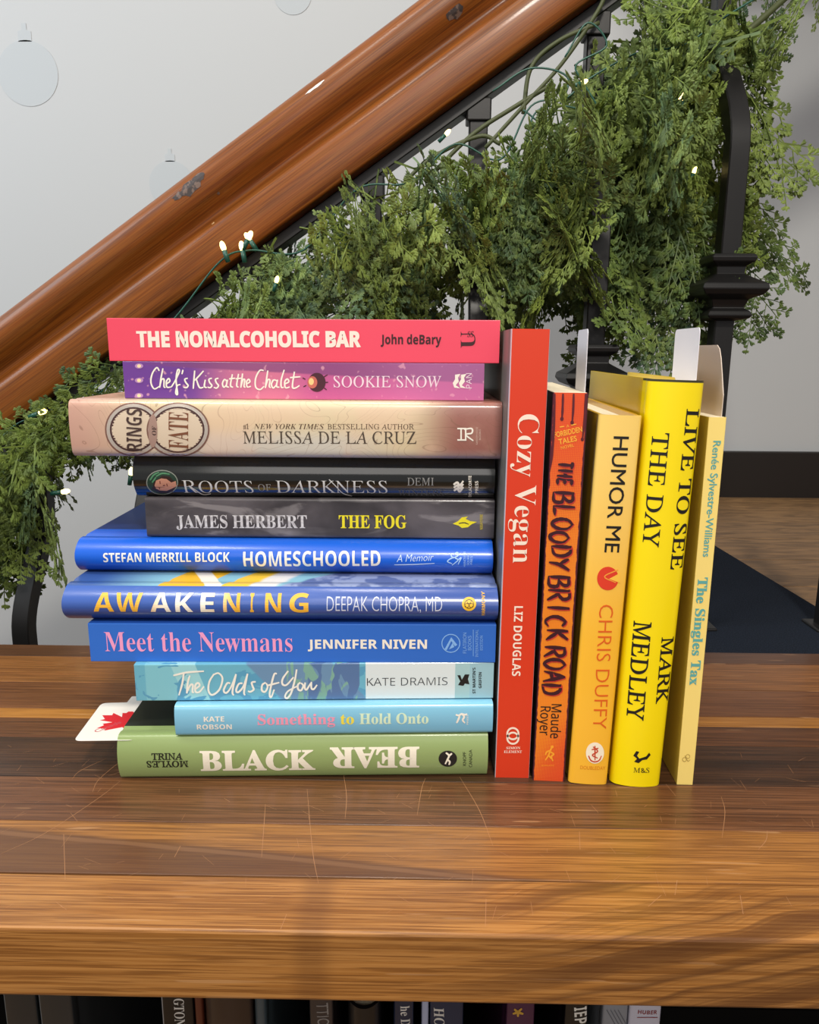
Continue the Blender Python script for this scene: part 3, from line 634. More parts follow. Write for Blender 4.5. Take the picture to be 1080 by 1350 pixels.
script(bk, [[(84, 58), (70, 40), (46, 72), (38, 120), (56, 156), (86, 142)], [(104, 44), (93, 100), (86, 150)], [(86, 150), (96, 108), (110, 104), (110, 142), (118, 150)], [(122, 130), (142, 115), (136, 100), (124, 115), (126, 146), (150, 146)],
    [(150, 146), (172, 110), (194, 60), (184, 54), (176, 110), (184, 184), (174, 178), (182, 140), (200, 132)], [(214, 52), (208, 76)], [(240, 98), (224, 104), (230, 122), (242, 138), (232, 150), (216, 146)],
    [(278, 56), (270, 156)], [(326, 58), (290, 98), (274, 112)], [(286, 102), (304, 148), (326, 148)], [(336, 106), (331, 142), (344, 150)], [(338, 86), (340, 84)], [(372, 98), (356, 104), (360, 122), (372, 138), (362, 150), (348, 146)],
    [(408, 98), (392, 104), (396, 122), (408, 138), (398, 152), (382, 148)], [(454, 112), (440, 106), (430, 128), (438, 148), (452, 134)], [(458, 106), (452, 140), (466, 148)], [(484, 76), (474, 136), (488, 148)], [(466, 102), (500, 98)],
    [(518, 74), (508, 136), (518, 148)], [(502, 102), (532, 98)], [(540, 72), (530, 150)], [(530, 150), (542, 108), (552, 108), (548, 142), (556, 148)], [(562, 130), (580, 118), (574, 104), (562, 118), (566, 146), (586, 142)],
    [(656, 56), (634, 56), (612, 98), (612, 146), (636, 160), (658, 142)], [(678, 56), (664, 152)], [(664, 152), (678, 108), (690, 110), (686, 142), (694, 150)], [(728, 112), (710, 108), (698, 132), (708, 152), (724, 136)], [(732, 106), (726, 142), (742, 148)],
    [(768, 52), (752, 106), (752, 146), (766, 148)], [(770, 130), (793, 118), (785, 102), (771, 118), (775, 150), (798, 146)], [(824, 62), (813, 142), (828, 152), (852, 138)], [(800, 95), (856, 90)]], 4.154, 190, 475, 2.1)
bk.poly('bonbon_motif', [circ(418, 504, 11.5, 12.5)], ink('4a1f2c'), lift=2); bk.poly('bonbon_motif', [circ(412, 504, 6.5, 8)], ink('c96a5c'), lift=3); bk.poly('bonbon_motif', [circ(410.5, 503, 3.4, 4.6)], ink('f3cf8b'), lift=4)
bk.ribbons('bonbon_motif', [[(427, 497), (432, 494)], [(429, 504), (433, 504)], [(427, 511), (431, 514)], [(403, 500), (399, 498)], [(404, 508), (400, 510)]], 1.3, ink('4a1f2c'))
bk.txt('SOOKIE SNOW', 'I', (440, 510.5), (582, 510.5), 14.5, ink('f1d9e6'), 'author', shear=.25)
for dx in (0, 8): bk.poly('publisher_mark', [[(600+dx, 494), (607+dx, 493), (604+dx, 498), (605+dx, 503), (601+dx, 508), (607+dx, 512), (599+dx, 511), (597+dx, 505), (600+dx, 500)]], W_)
bk.txt('PAN', 'sr', (622, 512), (622, 492), 7.5, ink('f1d9e6'))
# --- pink book on top
m = M('pink_cover', 'f04a64', .5, coat=.05)
bk = laid('coral pink hardcover with bold cream title, topmost of the stack', (144.6, 475.8), (658, 476.7), .045, .045, .2363, .0240, .185, rr=.0003, cover=m.m)
bk.txt('THE NONALCOHOLIC BAR', 'sb', (181, 457), (476, 457), 19, ink('fbe9dc'), 'title', fat=1.3); bk.txt('John deBary', 'sb', (502, 453.5), (582, 453.7), 11.8, ink('3c141a'), 'author', off=.008)
dk = ink('3c141a'); bk.txt('U', 'B', (626.5, 458.5), (626.5, 437), 19.5, dk, 'publisher_mark', off=-.004); bk.txt('SS', 'BI', (616, 444), (624.5, 444), 7, dk, 'publisher_mark', lift=3)

# --- standing books
def stand(label, xl, y, L, T, W, yaw, lean, **k):
    Mx = Matrix.Translation((xl, y, 0)) @ Matrix.Rotation(R(yaw), 4, 'Z')
    if lean > 0: Mx = Mx @ Matrix.Translation((T, 0, 0)) @ Matrix.Rotation(R(lean), 4, 'Y') @ Matrix.Translation((-T, 0, 0))
    Mx = Mx @ Matrix.Translation((0, 0, L)) @ Matrix.Rotation(R(90), 4, 'Y')
    return Book(label, 'book', STAND, Mx, L, T, W, **k)
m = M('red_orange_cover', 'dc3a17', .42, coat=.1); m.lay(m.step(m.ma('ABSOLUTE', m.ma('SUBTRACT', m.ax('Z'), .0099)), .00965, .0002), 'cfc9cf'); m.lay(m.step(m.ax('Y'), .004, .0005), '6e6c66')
bk = stand('tall red-orange hardcover with cream serif title, standing against the stack', .0452, .005, .2543, .0197, .19, 0, .25, rr=.0003, cover=m.m)
c_ = ink('fbe8d6')
bk.txt('Cozy Vegan', 'B', (683.5, 546), (676, 742), 27, c_, 'title', off=-.008); bk.txt('LIZ DOUGLAS', 'sb', (678.3, 799), (675, 891), 10.5, c_, 'author')
bk.poly('publisher_mark', ring(676.3, 967, 6.2, 8.6)+ring(676.3, 973, 6.2, 8.6), c_, lift=2)
bk.txt('SIMON', 'B', (667.5, 987.5), (686, 987.5), 3.6, c_); bk.txt('ELEMENT', 'B', (664.5, 992.5), (688, 992.5), 3.6, c_)
# orange brushy
m = M('orange_halftone_cover', 'f08a1d', .35, coat=.2)
hx = m.ma('SINE', m.ma('MULTIPLY', m.lin(1, 0, 1), 5200)); hz = m.ma('SINE', m.ma('MULTIPLY', m.lin(1, 0, -1), 5200)); dots = m.ma('MULTIPLY', hx, hz)
grad = m.ma('MAXIMUM', m.ma('SUBTRACT', 1.0, m.step(m.ax('X'), .055, .11)), m.step(m.ma('ADD', m.ax('X'), m.ma('MULTIPLY', m.ax('Z'), 1.5)), .215, .06))
m.lay(m.step(m.ma('ADD', dots, m.ma('MULTIPLY', grad, 1.6)), .75, .4), 'e24b22')
edge = m.ma('ADD', m.ma('MINIMUM', m.ax('Z'), m.ma('SUBTRACT', .0178, m.ax('Z'))), m.ma('MULTIPLY', m.ma('SUBTRACT', m.noi(220), .5), .0016)); m.lay(m.ma('SUBTRACT', 1.0, m.step(edge, .0006, .0004)), '4b1226')
m.lay(m.step(m.ax('Y'), .0009, .0004), '2a1018')
bk = stand('narrow orange paperback with dripping dark brush title', .0668, .0024, .2222, .0182, .138, -2, .45, kind='soft', rr=.0004, cover=m.m)
dr = ink('5a1422')
bk.ribbons('drip_motif', [[(731.5, 519), (730.5, 560), (728, 600), (724.5, 622)], [(742.5, 519), (741.8, 540), (741, 552)], [(756.5, 519), (755.8, 540), (754.5, 557)], [(772.5, 519), (771, 550), (768, 580)]], 3.2, dr, taper=.5, lift=3)
bk.poly('drip_motif', [circ(741, 552, 2.3, 2.8), circ(754.4, 557, 2.3, 2.8), circ(767.9, 579, 2, 2.6)], dr, lift=4)
yo = ink('f8b53a')
bk.txt('FORBIDDEN', 's', (731, 577), (768, 569), 7, yo, 'series_lettering', off=.015); bk.txt('TALES', 's', (737, 586), (761, 581), 7, yo, 'series_lettering', off=.015); bk.txt('NOVEL', 's', (740, 592.5), (757, 588.5), 4, yo, 'series_lettering'); bk.txt('A', 's', (747, 563.5), (750.5, 563), 3.5, yo, 'series_lettering')
bk.ribbons('series_lettering', [[(738, 563), (744, 562)], [(753, 560.5), (760, 559)]], 1.5, yo)
GL = {'T': [[(0, 1), (1, .96)], [(.5, 1), (.45, 0)]], 'H': [[(.12, 1), (.08, 0)], [(.9, 1), (.86, -.05)], [(.08, .48), (.95, .55)]],
      'E': [[(.15, 1), (.1, 0)], [(.1, .98), (.9, 1)], [(.12, .5), (.8, .55)], [(.1, .02), (.95, .06)]], 'B': [[(.12, 1.05), (.1, -.02)], [(.0, .95), (.7, .98), (.85, .78), (.5, .52), (.15, .52)], [(.4, .52), (.95, .42), (.85, .05), (.05, .0)]],
      'L': [[(.15, 1.05), (.12, .02)], [(.05, .04), (.95, .1)]], 'O': [[(.55, 1), (.12, .75), (.08, .3), (.45, -.02), (.88, .25), (.92, .7), (.5, 1)]],
      'D': [[(.14, 1), (.1, -.02)], [(.0, .96), (.6, .95), (.95, .6), (.8, .15), (.05, .0)]], 'Y': [[(.0, 1), (.45, .5)], [(1, 1.05), (.5, .45), (.35, -.1)]],
      'R': [[(.14, 1), (.08, -.02)], [(.0, .96), (.7, .98), (.9, .72), (.55, .5), (.12, .48)], [(.4, .5), (1.0, -.05)]], 'I': [[(.5, 1.02), (.45, -.02)]],
      'C': [[(.9, .85), (.5, 1), (.12, .7), (.1, .3), (.5, 0), (.95, .15)]], 'K': [[(.14, 1.02), (.1, -.02)], [(.9, 1.02), (.18, .46)], [(.3, .5), (.98, -.05)]], 'A': [[(.5, 1.02), (.0, -.02)], [(.5, 1.02), (.98, -.05)], [(.15, .35), (.85, .4)]]}
def brush(bk, word, p0, p1, cap, wpx, mat, seed, lift=5, d=(0, 0)):
    P0, P1 = Vector(p0), Vector(p1); dv = (P1-P0)/len(word); up = Vector((dv.y, -dv.x)).normalized()
    up = up if True else up; L_ = []
    rnd = random.Random(seed)
    for i, c in enumerate(word):
        o = P0+dv*(i+.08); jit = rnd.uniform(-.06, .06); sc = rnd.uniform(.92, 1.1)
        for ln in GL[c]: L_.append([tuple(o+dv*(x*.82)+up*cap*sc*(y+jit)+Vector(d)) for x, y in ln])
    bk.ribbons('title', L_, wpx, mat, taper=.75, lift=lift, seed=seed)
# image 'up' for text reading downwards is +x
for wd_, a, c, cap in [('THE', (736, 607), (733.5, 640), 18), ('BLOODY', (729.5, 646), (724.5, 752), 25), ('BRICK', (723, 757), (719.5, 845), 26), ('ROAD', (718.5, 850), (715.5, 916), 25)]:
    brush(bk, wd_, a, c, cap, 5.4, ink('c8352a'), 5, 5, (1.0, 1.0)); brush(bk, wd_, a, c, cap, 4.8, ink('3b0f1c'), 5, 7)
bk.txt('Maude', 'sr', (727.5, 928), (725.5, 973), 12, K_, 'author', off=.004); bk.txt('Royer', 'sr', (713, 931), (711.5, 969), 12, K_, 'author', off=.004)
bk.ribbons('publisher_mark', [[(727, 986), (725, 991), (723, 996), (719, 1002)], [(726, 991), (730, 994), (727, 997), (729, 1003)], [(726, 989), (721, 991), (719, 995)], [(724, 996), (727, 1000)]], 2.2, ink('f9a92f'))
bk.poly('publisher_mark', [circ(728, 984.5, 2)], ink('f9a92f')); bk.txt('SCHOLASTIC', 's', (714, 1010), (731, 1010), 2.2, ink('f9a92f'))
# humor me
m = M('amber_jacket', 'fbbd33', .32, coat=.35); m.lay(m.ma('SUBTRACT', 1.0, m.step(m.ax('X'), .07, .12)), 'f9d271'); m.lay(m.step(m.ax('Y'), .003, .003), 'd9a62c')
mor = M('page_edges_orange_headband', 'efe6d2', .8)
bk = stand('amber yellow hardcover with black title, orange author name and a red ball motif', .0869, .0004, .2108, .0222, .150, -2, 1.5, b=.0012, rr=.0022, cover=m.m)
bk.txt('HUMOR ME', 's', (809.5, 575), (797, 728), 19, K_, 'title', off=.006); bk.txt('CHRIS DUFFY', 's', (790.5, 797), (781.5, 961), 17, ink('e2641a'), 'author', off=-.008)
bk.poly('ball_motif', [circ(801.5, 762.5, 14.2, 15.5)], ink('e03c22'), lift=2); bk.poly('ball_motif', [[(803, 763), (818, 755), (818, 768.5)]], ink('fbc447'), lift=3); bk.ribbons('ball_motif', [[(815, 751), (797, 760), (812, 768)]], 1.5, ink('f4a13a'), lift=4)
bk.poly('publisher_mark', [circ(784.5, 992.5, 12, 14)], ink('fbf1d8'), lift=2)
bk.ribbons('publisher_mark', [[(784.5, 983), (784.5, 1002)], [(776, 996), (779, 1002), (784.5, 1004), (790, 1002), (793, 996)], [(780, 988), (789, 986)], [(782, 984), (788, 990), (781, 995), (788, 999)]], 1.8, ink('cc4a2a'), lift=4)
bk.txt('DOUBLEDAY', 's', (765, 1013.5), (798, 1014.5), 5, ink('d98a1f'))
# live to see the day
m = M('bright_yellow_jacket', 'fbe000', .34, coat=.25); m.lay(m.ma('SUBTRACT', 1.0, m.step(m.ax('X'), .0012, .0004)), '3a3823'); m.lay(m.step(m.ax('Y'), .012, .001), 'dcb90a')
bk = stand('thick bright yellow hardcover with two columns of black serif lettering', .1110, .0008, .2290, .0285, .163, -2, 1.5, b=.0035, rr=.003, cover=m.m)
bk.txt('LIVE TO SEE', 'I', (906, 539), (884, 751), 17, K_, 'title', shear=.25, fat=.5); bk.txt('THE DAY', 'I', (860.5, 570), (847, 720), 20, K_, 'title', shear=.25, fat=.3)
bk.txt('MARK', 'I', (873, 840), (865, 928), 15.5, K_, 'author', shear=.25, fat=.5); bk.txt('MEDLEY', 'I', (836, 818), (826, 948), 20, K_, 'author', shear=.25, fat=.5)
bk.poly('publisher_mark', [[(835, 996), (839, 990), (843, 991), (840, 996), (843, 1000), (846, 999), (852, 997), (856, 992), (858, 995), (853, 1001), (847, 1002), (842, 1006), (836, 1004), (840, 1000)]], K_)
bk.txt('M&S', 'I', (835, 1018), (856, 1018.4), 7, K_, shear=.25)
# singles
m = M('pale_yellow_cover', 'f7dc7e', .45, coat=.08); m.lay(m.step(m.ax('Y'), .0006, .0004), 'cdb548')
bk = stand('slim pale yellow paperback with teal lettering, last of the standing row', .1492, .0004, .2103, .0090, .138, -1, 0, kind='soft', rr=.0003, cover=m.m)
te = ink('5fa9a6')
bk.txt('Renée Sylvestre-Williams', 's', (940.8, 581), (926.8, 734), 9.3, te, 'author', off=.012); bk.txt('The Singles Tax', 'B', (920.8, 761), (909.2, 903), 11.5, te, 'title', off=.014)
bk.ribbons('publisher_mark', [circ(907, 997, 2.6, n=8)+[(909.6, 997)], circ(902.5, 1001, 2.6, n=8)+[(905, 1001)], [(903, 996), (907, 1003), (910, 1001)]], .8, ink('b59a4e'), lift=2)
# orange ribbon-like headband on the amber book
# ------------------------------------------------------------------ bookmarks and paper tabs
def card(name, label, outline, thick, mat, Mx, bend=0, sub=0):
    b = bmesh.new(); f = b.faces.new([b.verts.new((x, 0, z)) for x, z in outline])
    g = bmesh.ops.extrude_face_region(b, geom=[f]); bmesh.ops.translate(b, verts=[v for v in g['geom'] if isinstance(v, bmesh.types.BMVert)], vec=(0, thick, 0))
    bmesh.ops.recalc_face_normals(b, faces=b.faces)
    H_ = max(z for x, z in outline)
    for k in range(1, 8): bmesh.ops.bisect_plane(b, geom=b.verts[:]+b.edges[:]+b.faces[:], plane_co=(0, 0, H_*k/8), plane_no=(0, 0, 1))
    for v in b.verts: v.co.y += bend*(v.co.z/H_)**2
    o = obj(name, b, mat); o.matrix_world = Mx; return tag(o, label, 'bookmark', 'paper bookmarks in the books')
def rnd_top(w_, h, r):
    o = [(0, 0), (w_, 0)]
    for i in range(6): a = math.pi/2*i/5; o.append((w_-r+r*math.cos(a), h-r+r*math.sin(a)))
    for i in range(6): a = math.pi/2+math.pi/2*i/5; o.append((r+r*math.cos(a), h-r+r*math.sin(a)))
    return o
def tabm(px, py, y, yaw, lean=0):   # pivot point at lower left of the strip
    P = at_y(px, py, y); return Matrix.Translation(P) @ Matrix.Rotation(R(yaw), 4, 'Z') @ Matrix.Rotation(R(lean), 4, 'Y')
mt_ = M('bookmark_paper', 'ebe8f0', .5)
def tabm(x, y, z, yaw, lean=0):     # card standing parallel to the book covers, its front edge towards the room
    return Matrix.Translation((x, y, z)) @ Matrix.Rotation(R(yaw), 4, 'Z') @ Matrix.Rotation(R(lean), 4, 'X') @ Matrix.Rotation(R(90), 4, 'Z')
card('paper_bookmark', 'narrow white bookmark sticking up from the orange dripping-title paperback', rnd_top(.034, .0332, .003), .0003, mt_.m, tabm(.0862, .0075, .2215, -3), .0)
card('paper_bookmark', 'white rounded bookmark sticking up from the bright yellow hardcover', rnd_top(.046, .0282, .003), .0003, mt_.m, tabm(.1431, .006, .2275, -3), .0)
mt2 = M('cream_card', 'd6c6b8', .5)
card('paper_bookmark', 'cream card with a slanted edge sticking up from the slim pale yellow paperback', [(0, 0), (.0, .012), (.004, .022), (.008, .031), (.011, .0355), (.015, .0375), (.045, .0375), (.045, 0)], .0004, mt2.m, tabm(.1572, .004, .2095, -1), .0)
# flat cards on the green book
def flat_card(label, corners_px, z, mat, thick=.0004, r=.004):
    P = [at_z(*c, z) for c in corners_px]; out = []
    for i, p_ in enumerate(P):
        a = (P[i-1]-p_).normalized(); c = (P[(i+1) % len(P)]-p_).normalized()
        for t in (0, .25, .5, .75, 1):
            q1 = p_+a*r*(1-t); q2 = p_+c*r*t; out.append(q1*(1-t)+q2*t if True else q1)
    b = bmesh.new(); f = b.faces.new([b.verts.new((v.x, v.y, z)) for v in out]); f.normal_update()
    if f.normal.z < 0: f.normal_flip()
    g = bmesh.ops.extrude_face_region(b, geom=[f]); bmesh.ops.translate(b, verts=[v for v in g['geom'] if isinstance(v, bmesh.types.BMVert)], vec=(0, 0, thick))
    bmesh.ops.recalc_face_normals(b, faces=b.faces)
    me = bpy.data.meshes.new('card'); b.to_mesh(me); b.free(); root = empty('bookmark_card', (0, 0, 0)); obj('card', me, mat, root)
    return tag(root, label, 'bookmark', 'paper bookmarks in the books')
mcard = M('card_stock', 'f3ede3', .4)
ZC = .02466
k1 = flat_card('white card bookmark with a red maple leaf, overhanging the green book', [(97, 977), (134, 927), (205, 925), (178, 976)], ZC, mcard.m, thick=.00008)
def leaf_mesh(cx, cy, s, rot, z):
    L_ = [(0, -1), (.04, -.45), (.42, -.52), (.36, -.34), (.86, .06), (.72, .14), (.86, .46), (.56, .40), (.50, .54), (.24, .30), (.34, .86), (.18, .76), (0, 1.1)]
    P = L_+[(-x, y) for x, y in L_[1:-1]][::-1]; ca, sa = math.cos(rot), math.sin(rot)
    P = [(cx+s*(x*ca-y*sa), cy+s*(x*sa+y*ca)) for x, y in P]; b = bmesh.new(); V = [b.verts.new((x, y, z)) for x, y in P]
    for t in tessellate_polygon([[Vector((x, y, 0)) for x, y in P]]):
        b.faces.new([V[i] for i in t])
    bmesh.ops.recalc_face_normals(b, faces=b.faces); return b
c = at_z(162, 950, ZC+.0005)
obj('maple_leaf_print', leaf_mesh(c.x, c.y, .0155, R(65), ZC+.00009), ink('d81f2a'), k1)
me, chh, wdd = glyphs('Canada', 's', .01, 1, 0); c = at_z(127, 965, ZC+.0005); tb = bmesh.new(); tb.from_mesh(me)
for v in tb.verts:
    x, h = v.co.x/wdd*.016, v.co.y/chh*.0035; a = R(70)-x*22; v.co = Vector((c.x+x*math.cos(R(50))-h*math.sin(R(50)), c.y+x*math.sin(R(50))+h*math.cos(R(50)), ZC+.00012))
obj('lettering', tb, ink('c4525a'), k1)
k2 = flat_card('small white card in the green book, lying over the back of the maple leaf card', [(158, 938), (174, 918), (200, 918), (186, 938)], ZC+.00010, mcard.m, thick=.00005, r=.001)

# ------------------------------------------------------------------ books on the shelf below
def shelf_book(label, px0, px1, col, ztop, words=None, wcol='d8d4cc', b=.001, kind='hard', yy=-.083, edge=None, side=None, tx=.5, cap=.5):
    xa = at_y(px0, 1332, yy).x; xb = at_y(px1, 1332, yy).x; T = xb-xa-.0003; L = ztop-SHZ
    m = M('shelf_book_cover', col, .35, coat=.4)
    if edge: m.lay(m.ma('SUBTRACT', 1.0, m.step(m.ax('Z'), .0009, .0003)), edge)
    Mx = Matrix.Translation((xa, yy, SHZ+L)) @ Matrix.Rotation(R(90), 4, 'Y')
    bk = Book(label, 'book', 'books on the shelf below the tabletop', Mx, L, T, .15, kind=kind, b=b, rr=min(.001, T*.2), cover=m.m)
    if words:
        s, pa, pb, cp, st = words; bk.txt(s, st, pa, pb, cp, ink(wcol))
    return bk
shelf_book('charcoal book with a light edge, first on the shelf below from the left', 6, 49, '2b2e2f', -.040, edge='7f878a')
shelf_book('charcoal book with a light edge, second on the shelf below from the left', 52, 96, '2d3031', -.040, edge='7f878a')
shelf_book('black book lettered GTON in white on the lower shelf', 213, 256, '0f0f10', -.040, ('GTON', (229, 1316), (231, 1352), 11, 'B'), edge='a9a9a9')
shelf_book('thin brown-red book beside the GTON book on the lower shelf', 257, 269, '5e2a1a', -.050)
shelf_book('brown glossy book with a rounded black edge on the lower shelf', 271, 334, '3a2a22', -.060, b=.006)
shelf_book('slim grey-green book on the lower shelf', 336, 352, '46545a', -.052, b=.002)
shelf_book('grey-brown book lettered TTIO on the lower shelf', 408, 440, '3c3331', -.040, ('TTIO', (417, 1322), (419, 1352), 13, 's'), '8d8782')
shelf_book('glossy black book with a rounded spine on the lower shelf', 459, 503, '121214', -.067, b=.006)
shelf_book('dark blue book lettered he D on the lower shelf', 519, 546, '1b2740', -.040, ('he D', (528, 1326), (529, 1352), 10, 'B'))
shelf_book('thin pale lavender book on the lower shelf', 556, 566, 'aab2cc', -.040, b=.0005)
shelf_book('navy book lettered HO in white on the lower shelf', 567, 612, '1d2b46', -.040, ('HO', (572, 1328), (573, 1352), 11, 'B'))
bk = shelf_book('purple book with a small gold flower mark on the lower shelf', 668, 706, '4b2242', -.040)
bk.ribbons('flower_mark', [[(683, 1334), (678, 1330)], [(683, 1334), (688, 1329)], [(683, 1334), (676, 1336)], [(683, 1334), (690, 1336)], [(683, 1334), (683, 1340)]], 3, ink('c99a3b'))
shelf_book('black book lettered IEP in white on the lower shelf', 745, 776, '101011', -.040, ('IEP', (757, 1328), (758, 1350), 14, 'sb'), 'e8e4da')
bk = shelf_book('pale grey patterned slim book on the lower shelf', 795, 829, '8b8f96', -.040)
bk.ribbons('stripe_mark', [[(800+i*5, 1331), (812+i*5, 1352)] for i in range(4)], 1, ink('5c6068'), taper=0)
bk = shelf_book('whitish book lettered HUBER in dark red on the lower shelf', 830, 873, 'c9c8d6', -.040)
bk.txt('HUBER', 'sb', (841, 1336), (866, 1336.5), 6, ink('8a3a3a')); bk.ribbons('line_mark', [[(840, 1341), (867, 1341)]], 1, ink('8a3a3a'), taper=0)

# ------------------------------------------------------------------ cedar garland
mleaf = M('cedar_foliage', '47592c', .55, spec=.3)
oi = mleaf.new('ShaderNodeObjectInfo'); rmp = mleaf.new('ShaderNodeValToRGB'); mleaf.put(rmp.inputs[0], oi.outputs['Random'])
els = rmp.color_ramp.elements; els[0].position = 0; els[0].color = srgb('475e34'); els[1].position = 1; els[1].color = srgb('7a893b')
for p_, c in ((.2, '54705a'), (.4, '617634'), (.65, '74853f'), (.85, '60734a')):
    e = rmp.color_ramp.elements.new(p_); e.color = srgb(c)
mleaf.c = rmp.outputs[0]; mleaf.lay(mleaf.ma('MULTIPLY', mleaf.step(mleaf.noi(90), .5, .3), .45), '83923f'); mleaf.lay(mleaf.ma('MULTIPLY', mleaf.step(mleaf.noi(45, loc=(4, 4, 4)), .55, .2), .5), '2a3b20')
mtwig = M('green_brown_stem', '4a5130', .6)
def spray_mesh(seed, L, fan, droop):
    rnd = random.Random(seed); V = []; F = []
    def lobe(p, d, nrm, ln, wd):
        s = d.cross(nrm).normalized(); i = len(V); m_ = p+d*ln*.55
        V.extend([p, m_+s*wd, p+d*ln, m_-s*wd, m_+nrm*wd*.45, m_-nrm*wd*.45])
        F.extend([(i, i+1, i+4), (i+1, i+2, i+4), (i+2, i+3, i+4), (i+3, i, i+4), (i+1, i, i+5), (i+2, i+1, i+5), (i+3, i+2, i+5), (i, i+3, i+5)])
    def stick(a, c, r0, r1):
        d = (c-a); 
        if d.length < 1e-6: return
        d.normalize(); u = d.orthogonal().normalized(); v = d.cross(u); i = len(V)
        for q_, r in ((a, r0), (c, r1)):
            for k in range(3): an = 2.094*k; V.append(q_+(u*math.cos(an)+v*math.sin(an))*r)
        for k in range(3): k2 = (k+1) % 3; F.append((i+k, i+k2, i+3+k2, i+3+k))
    def branch(p, d, nrm, ln, level):
        n = max(3, int(ln/(.0068 if level == 2 else .0100))); st = ln/n; side = 1; prev = p
        for i in range(n):
            d = (d+Vector((0, 0, -.045*droop))+Vector([rnd.uniform(-.05, .05) for _ in range(3)])).normalized(); q_ = prev+d*st
            stick(prev, q_, .0007*(1.2-.5*i/n)*(1.3 if level == 1 else 1), .0006)
            s = d.cross(nrm).normalized(); side = -side; t = i/n
            prof_ = math.sin(math.pi*min(1, .25+.75*t))**.7
            if level == 1:
                l2 = ln*.32*prof_*rnd.uniform(.75, 1.15)+.006
                branch(q_, (d*.80+s*side*.75).normalized(), (nrm+Vector([rnd.uniform(-.25, .25) for _ in range(3)])).normalized(), min(l2, .05), 2)
            else:
                for sd in ((side,) if rnd.random() < .25 else (side, -side)):
                    dd = (d*.8+s*sd*.7).normalized(); l3 = .0102*(1.1-.5*t)*rnd.uniform(.7, 1.3)
                    lobe(q_, dd, nrm, l3, .0021)
                    if l3 > .006: lobe(q_+dd*l3*.45, (dd+s*sd*.9).normalized(), nrm, l3*.62, .0020); lobe(q_+dd*l3*.4, (dd+d*.7).normalized(), nrm, l3*.62, .0019)
            prev = q_
        lobe(prev, d, nrm, .007, .0014)
    P = Vector((0, 0, 0)); d = Vector((fan, 0, .25*fan-.3)).normalized(); nrm = Vector((rnd.uniform(-.4, .4), 1, rnd.uniform(-.2, .5))).normalized()
    n = int(L/.0115); st = L/n; side = 1
    for i in range(n):
        t = i/n; d = (d+Vector((0, 0, -.16*droop*(1-t*.5)))+Vector([rnd.uniform(-.06, .06) for _ in range(3)])).normalized(); q_ = P+d*st
        stick(P, q_, .0013*(1.1-.6*t), .0013*(1.05-.6*t)); side = -side
        nr = (nrm-d*nrm.dot(d)).normalized(); s = d.cross(nr)
        l1 = L*.25*(math.sin(math.pi*min(1, .18+.82*t))**.8)*rnd.uniform(.75, 1.2)+.010
        branch(q_, (d*.85+s*side*.62+nr*rnd.uniform(-.25, .25)).normalized(), (nr+Vector([rnd.uniform(-.3, .3) for _ in range(3)])).normalized(), min(l1, .075), 1 if l1 > .028 else 2)
        P = q_
    branch(P, d, nrm, .03, 2)
    me = pyd(V, F); me.materials.append(mleaf.m); return me
PROT = [spray_mesh(11+i, L, f, dr_) for i, (L, f, dr_) in enumerate([(.20, .6, 1.2), (.17, .9, 1.0), (.23, .5, 1.4), (.13, .9, .6), (.15, .7, 1.2), (.10, 1.0, .3), (.19, .8, .9)])]
PLEN = [.20, .17, .23, .13, .15, .10, .19]
gar = empty('cedar_garland', (.05, YR, .45)); tag(gar, 'thick green artificial cedar garland draped under the handrail over the balusters', 'garland')
GI = gar.matrix_world.inverted(); GI = Matrix.Translation((-.05, -YR, -.45))
rg = random.Random(21)
def sag(x): return .028+.075*min(1, max(0, (x+.12)/.25))
TOP = [(-40, 545), (0, 540), (70, 500), (150, 450), (200, 425), (260, 375), (330, 312), (400, 275), (440, 245), (480, 212), (520, 188), (560, 180), (640, 172), (700, 150), (760, 90), (790, 40), (815, -20), (1200, -20)]
LOW = [(-40, 860), (30, 850), (50, 790), (85, 790), (110, 700), (150, 620), (185, 690), (215, 760), (620, 760), (720, 520), (735, 440), (755, 520), (900, 560), (945, 560), (952, 480), (958, 400), (985, 300), (1000, 215), (1015, 130), (1080, 100), (1200, 80)]
SUB = {}
def interp(T_, x):
    for (a, ya), (c, yc) in zip(T_, T_[1:]):
        if a <= x <= c: return ya+(yc-ya)*(x-a)/(c-a)
    return T_[0][1] if x < T_[0][0] else T_[-1][1]
def sprig(pos, L, yaw, tilt=0, which=None, free=False):
    """hang one spray; of several turns keep the one that stays best inside the garland's outline"""
    i = which if which is not None else min(range(len(PROT)), key=lambda k: abs(PLEN[k]-L)+rg.random()*.05)
    if i not in SUB: SUB[i] = [v.co.copy() for v in list(PROT[i].vertices)[::max(1, len(PROT[i].vertices)//50)]]
    best = None
    for t in range(1 if free else 9):
        sc = min(max(L/PLEN[i], .6), 1.45)*(1-.03*t)
        Mx = Matrix.Translation(pos) @ Matrix.Rotation(yaw if t == 0 else rg.uniform(-3.14, 3.14), 4, 'Z') @ Matrix.Rotation(tilt, 4, 'Y') @ Matrix.Rotation(rg.uniform(-.5, .5), 4, 'X') @ Matrix.Diagonal((sc, sc, sc, 1))
        bad = 0
        for c in SUB[i]:
            x, y = px_of(Mx @ c); bad += (y < interp(TOP, x)-6) or (y > interp(LOW, x)+6) or (x > 1012 and y > 110)
        if best is None or bad < best[0]: best = (bad, Mx)
        if bad <= 1: break
    if best[0] > 9 and not free: return
    o = bpy.data.objects.new('cedar_spray', PROT[i]); COL.objects.link(o); o.parent = gar; o.matrix_local = GI @ best[1]
def px_of(p_):
    v = p_-CAM_POS; return 540+FPX*v.dot(CR)/v.dot(_fw), 675-FPX*v.dot(CU)/v.dot(_fw)
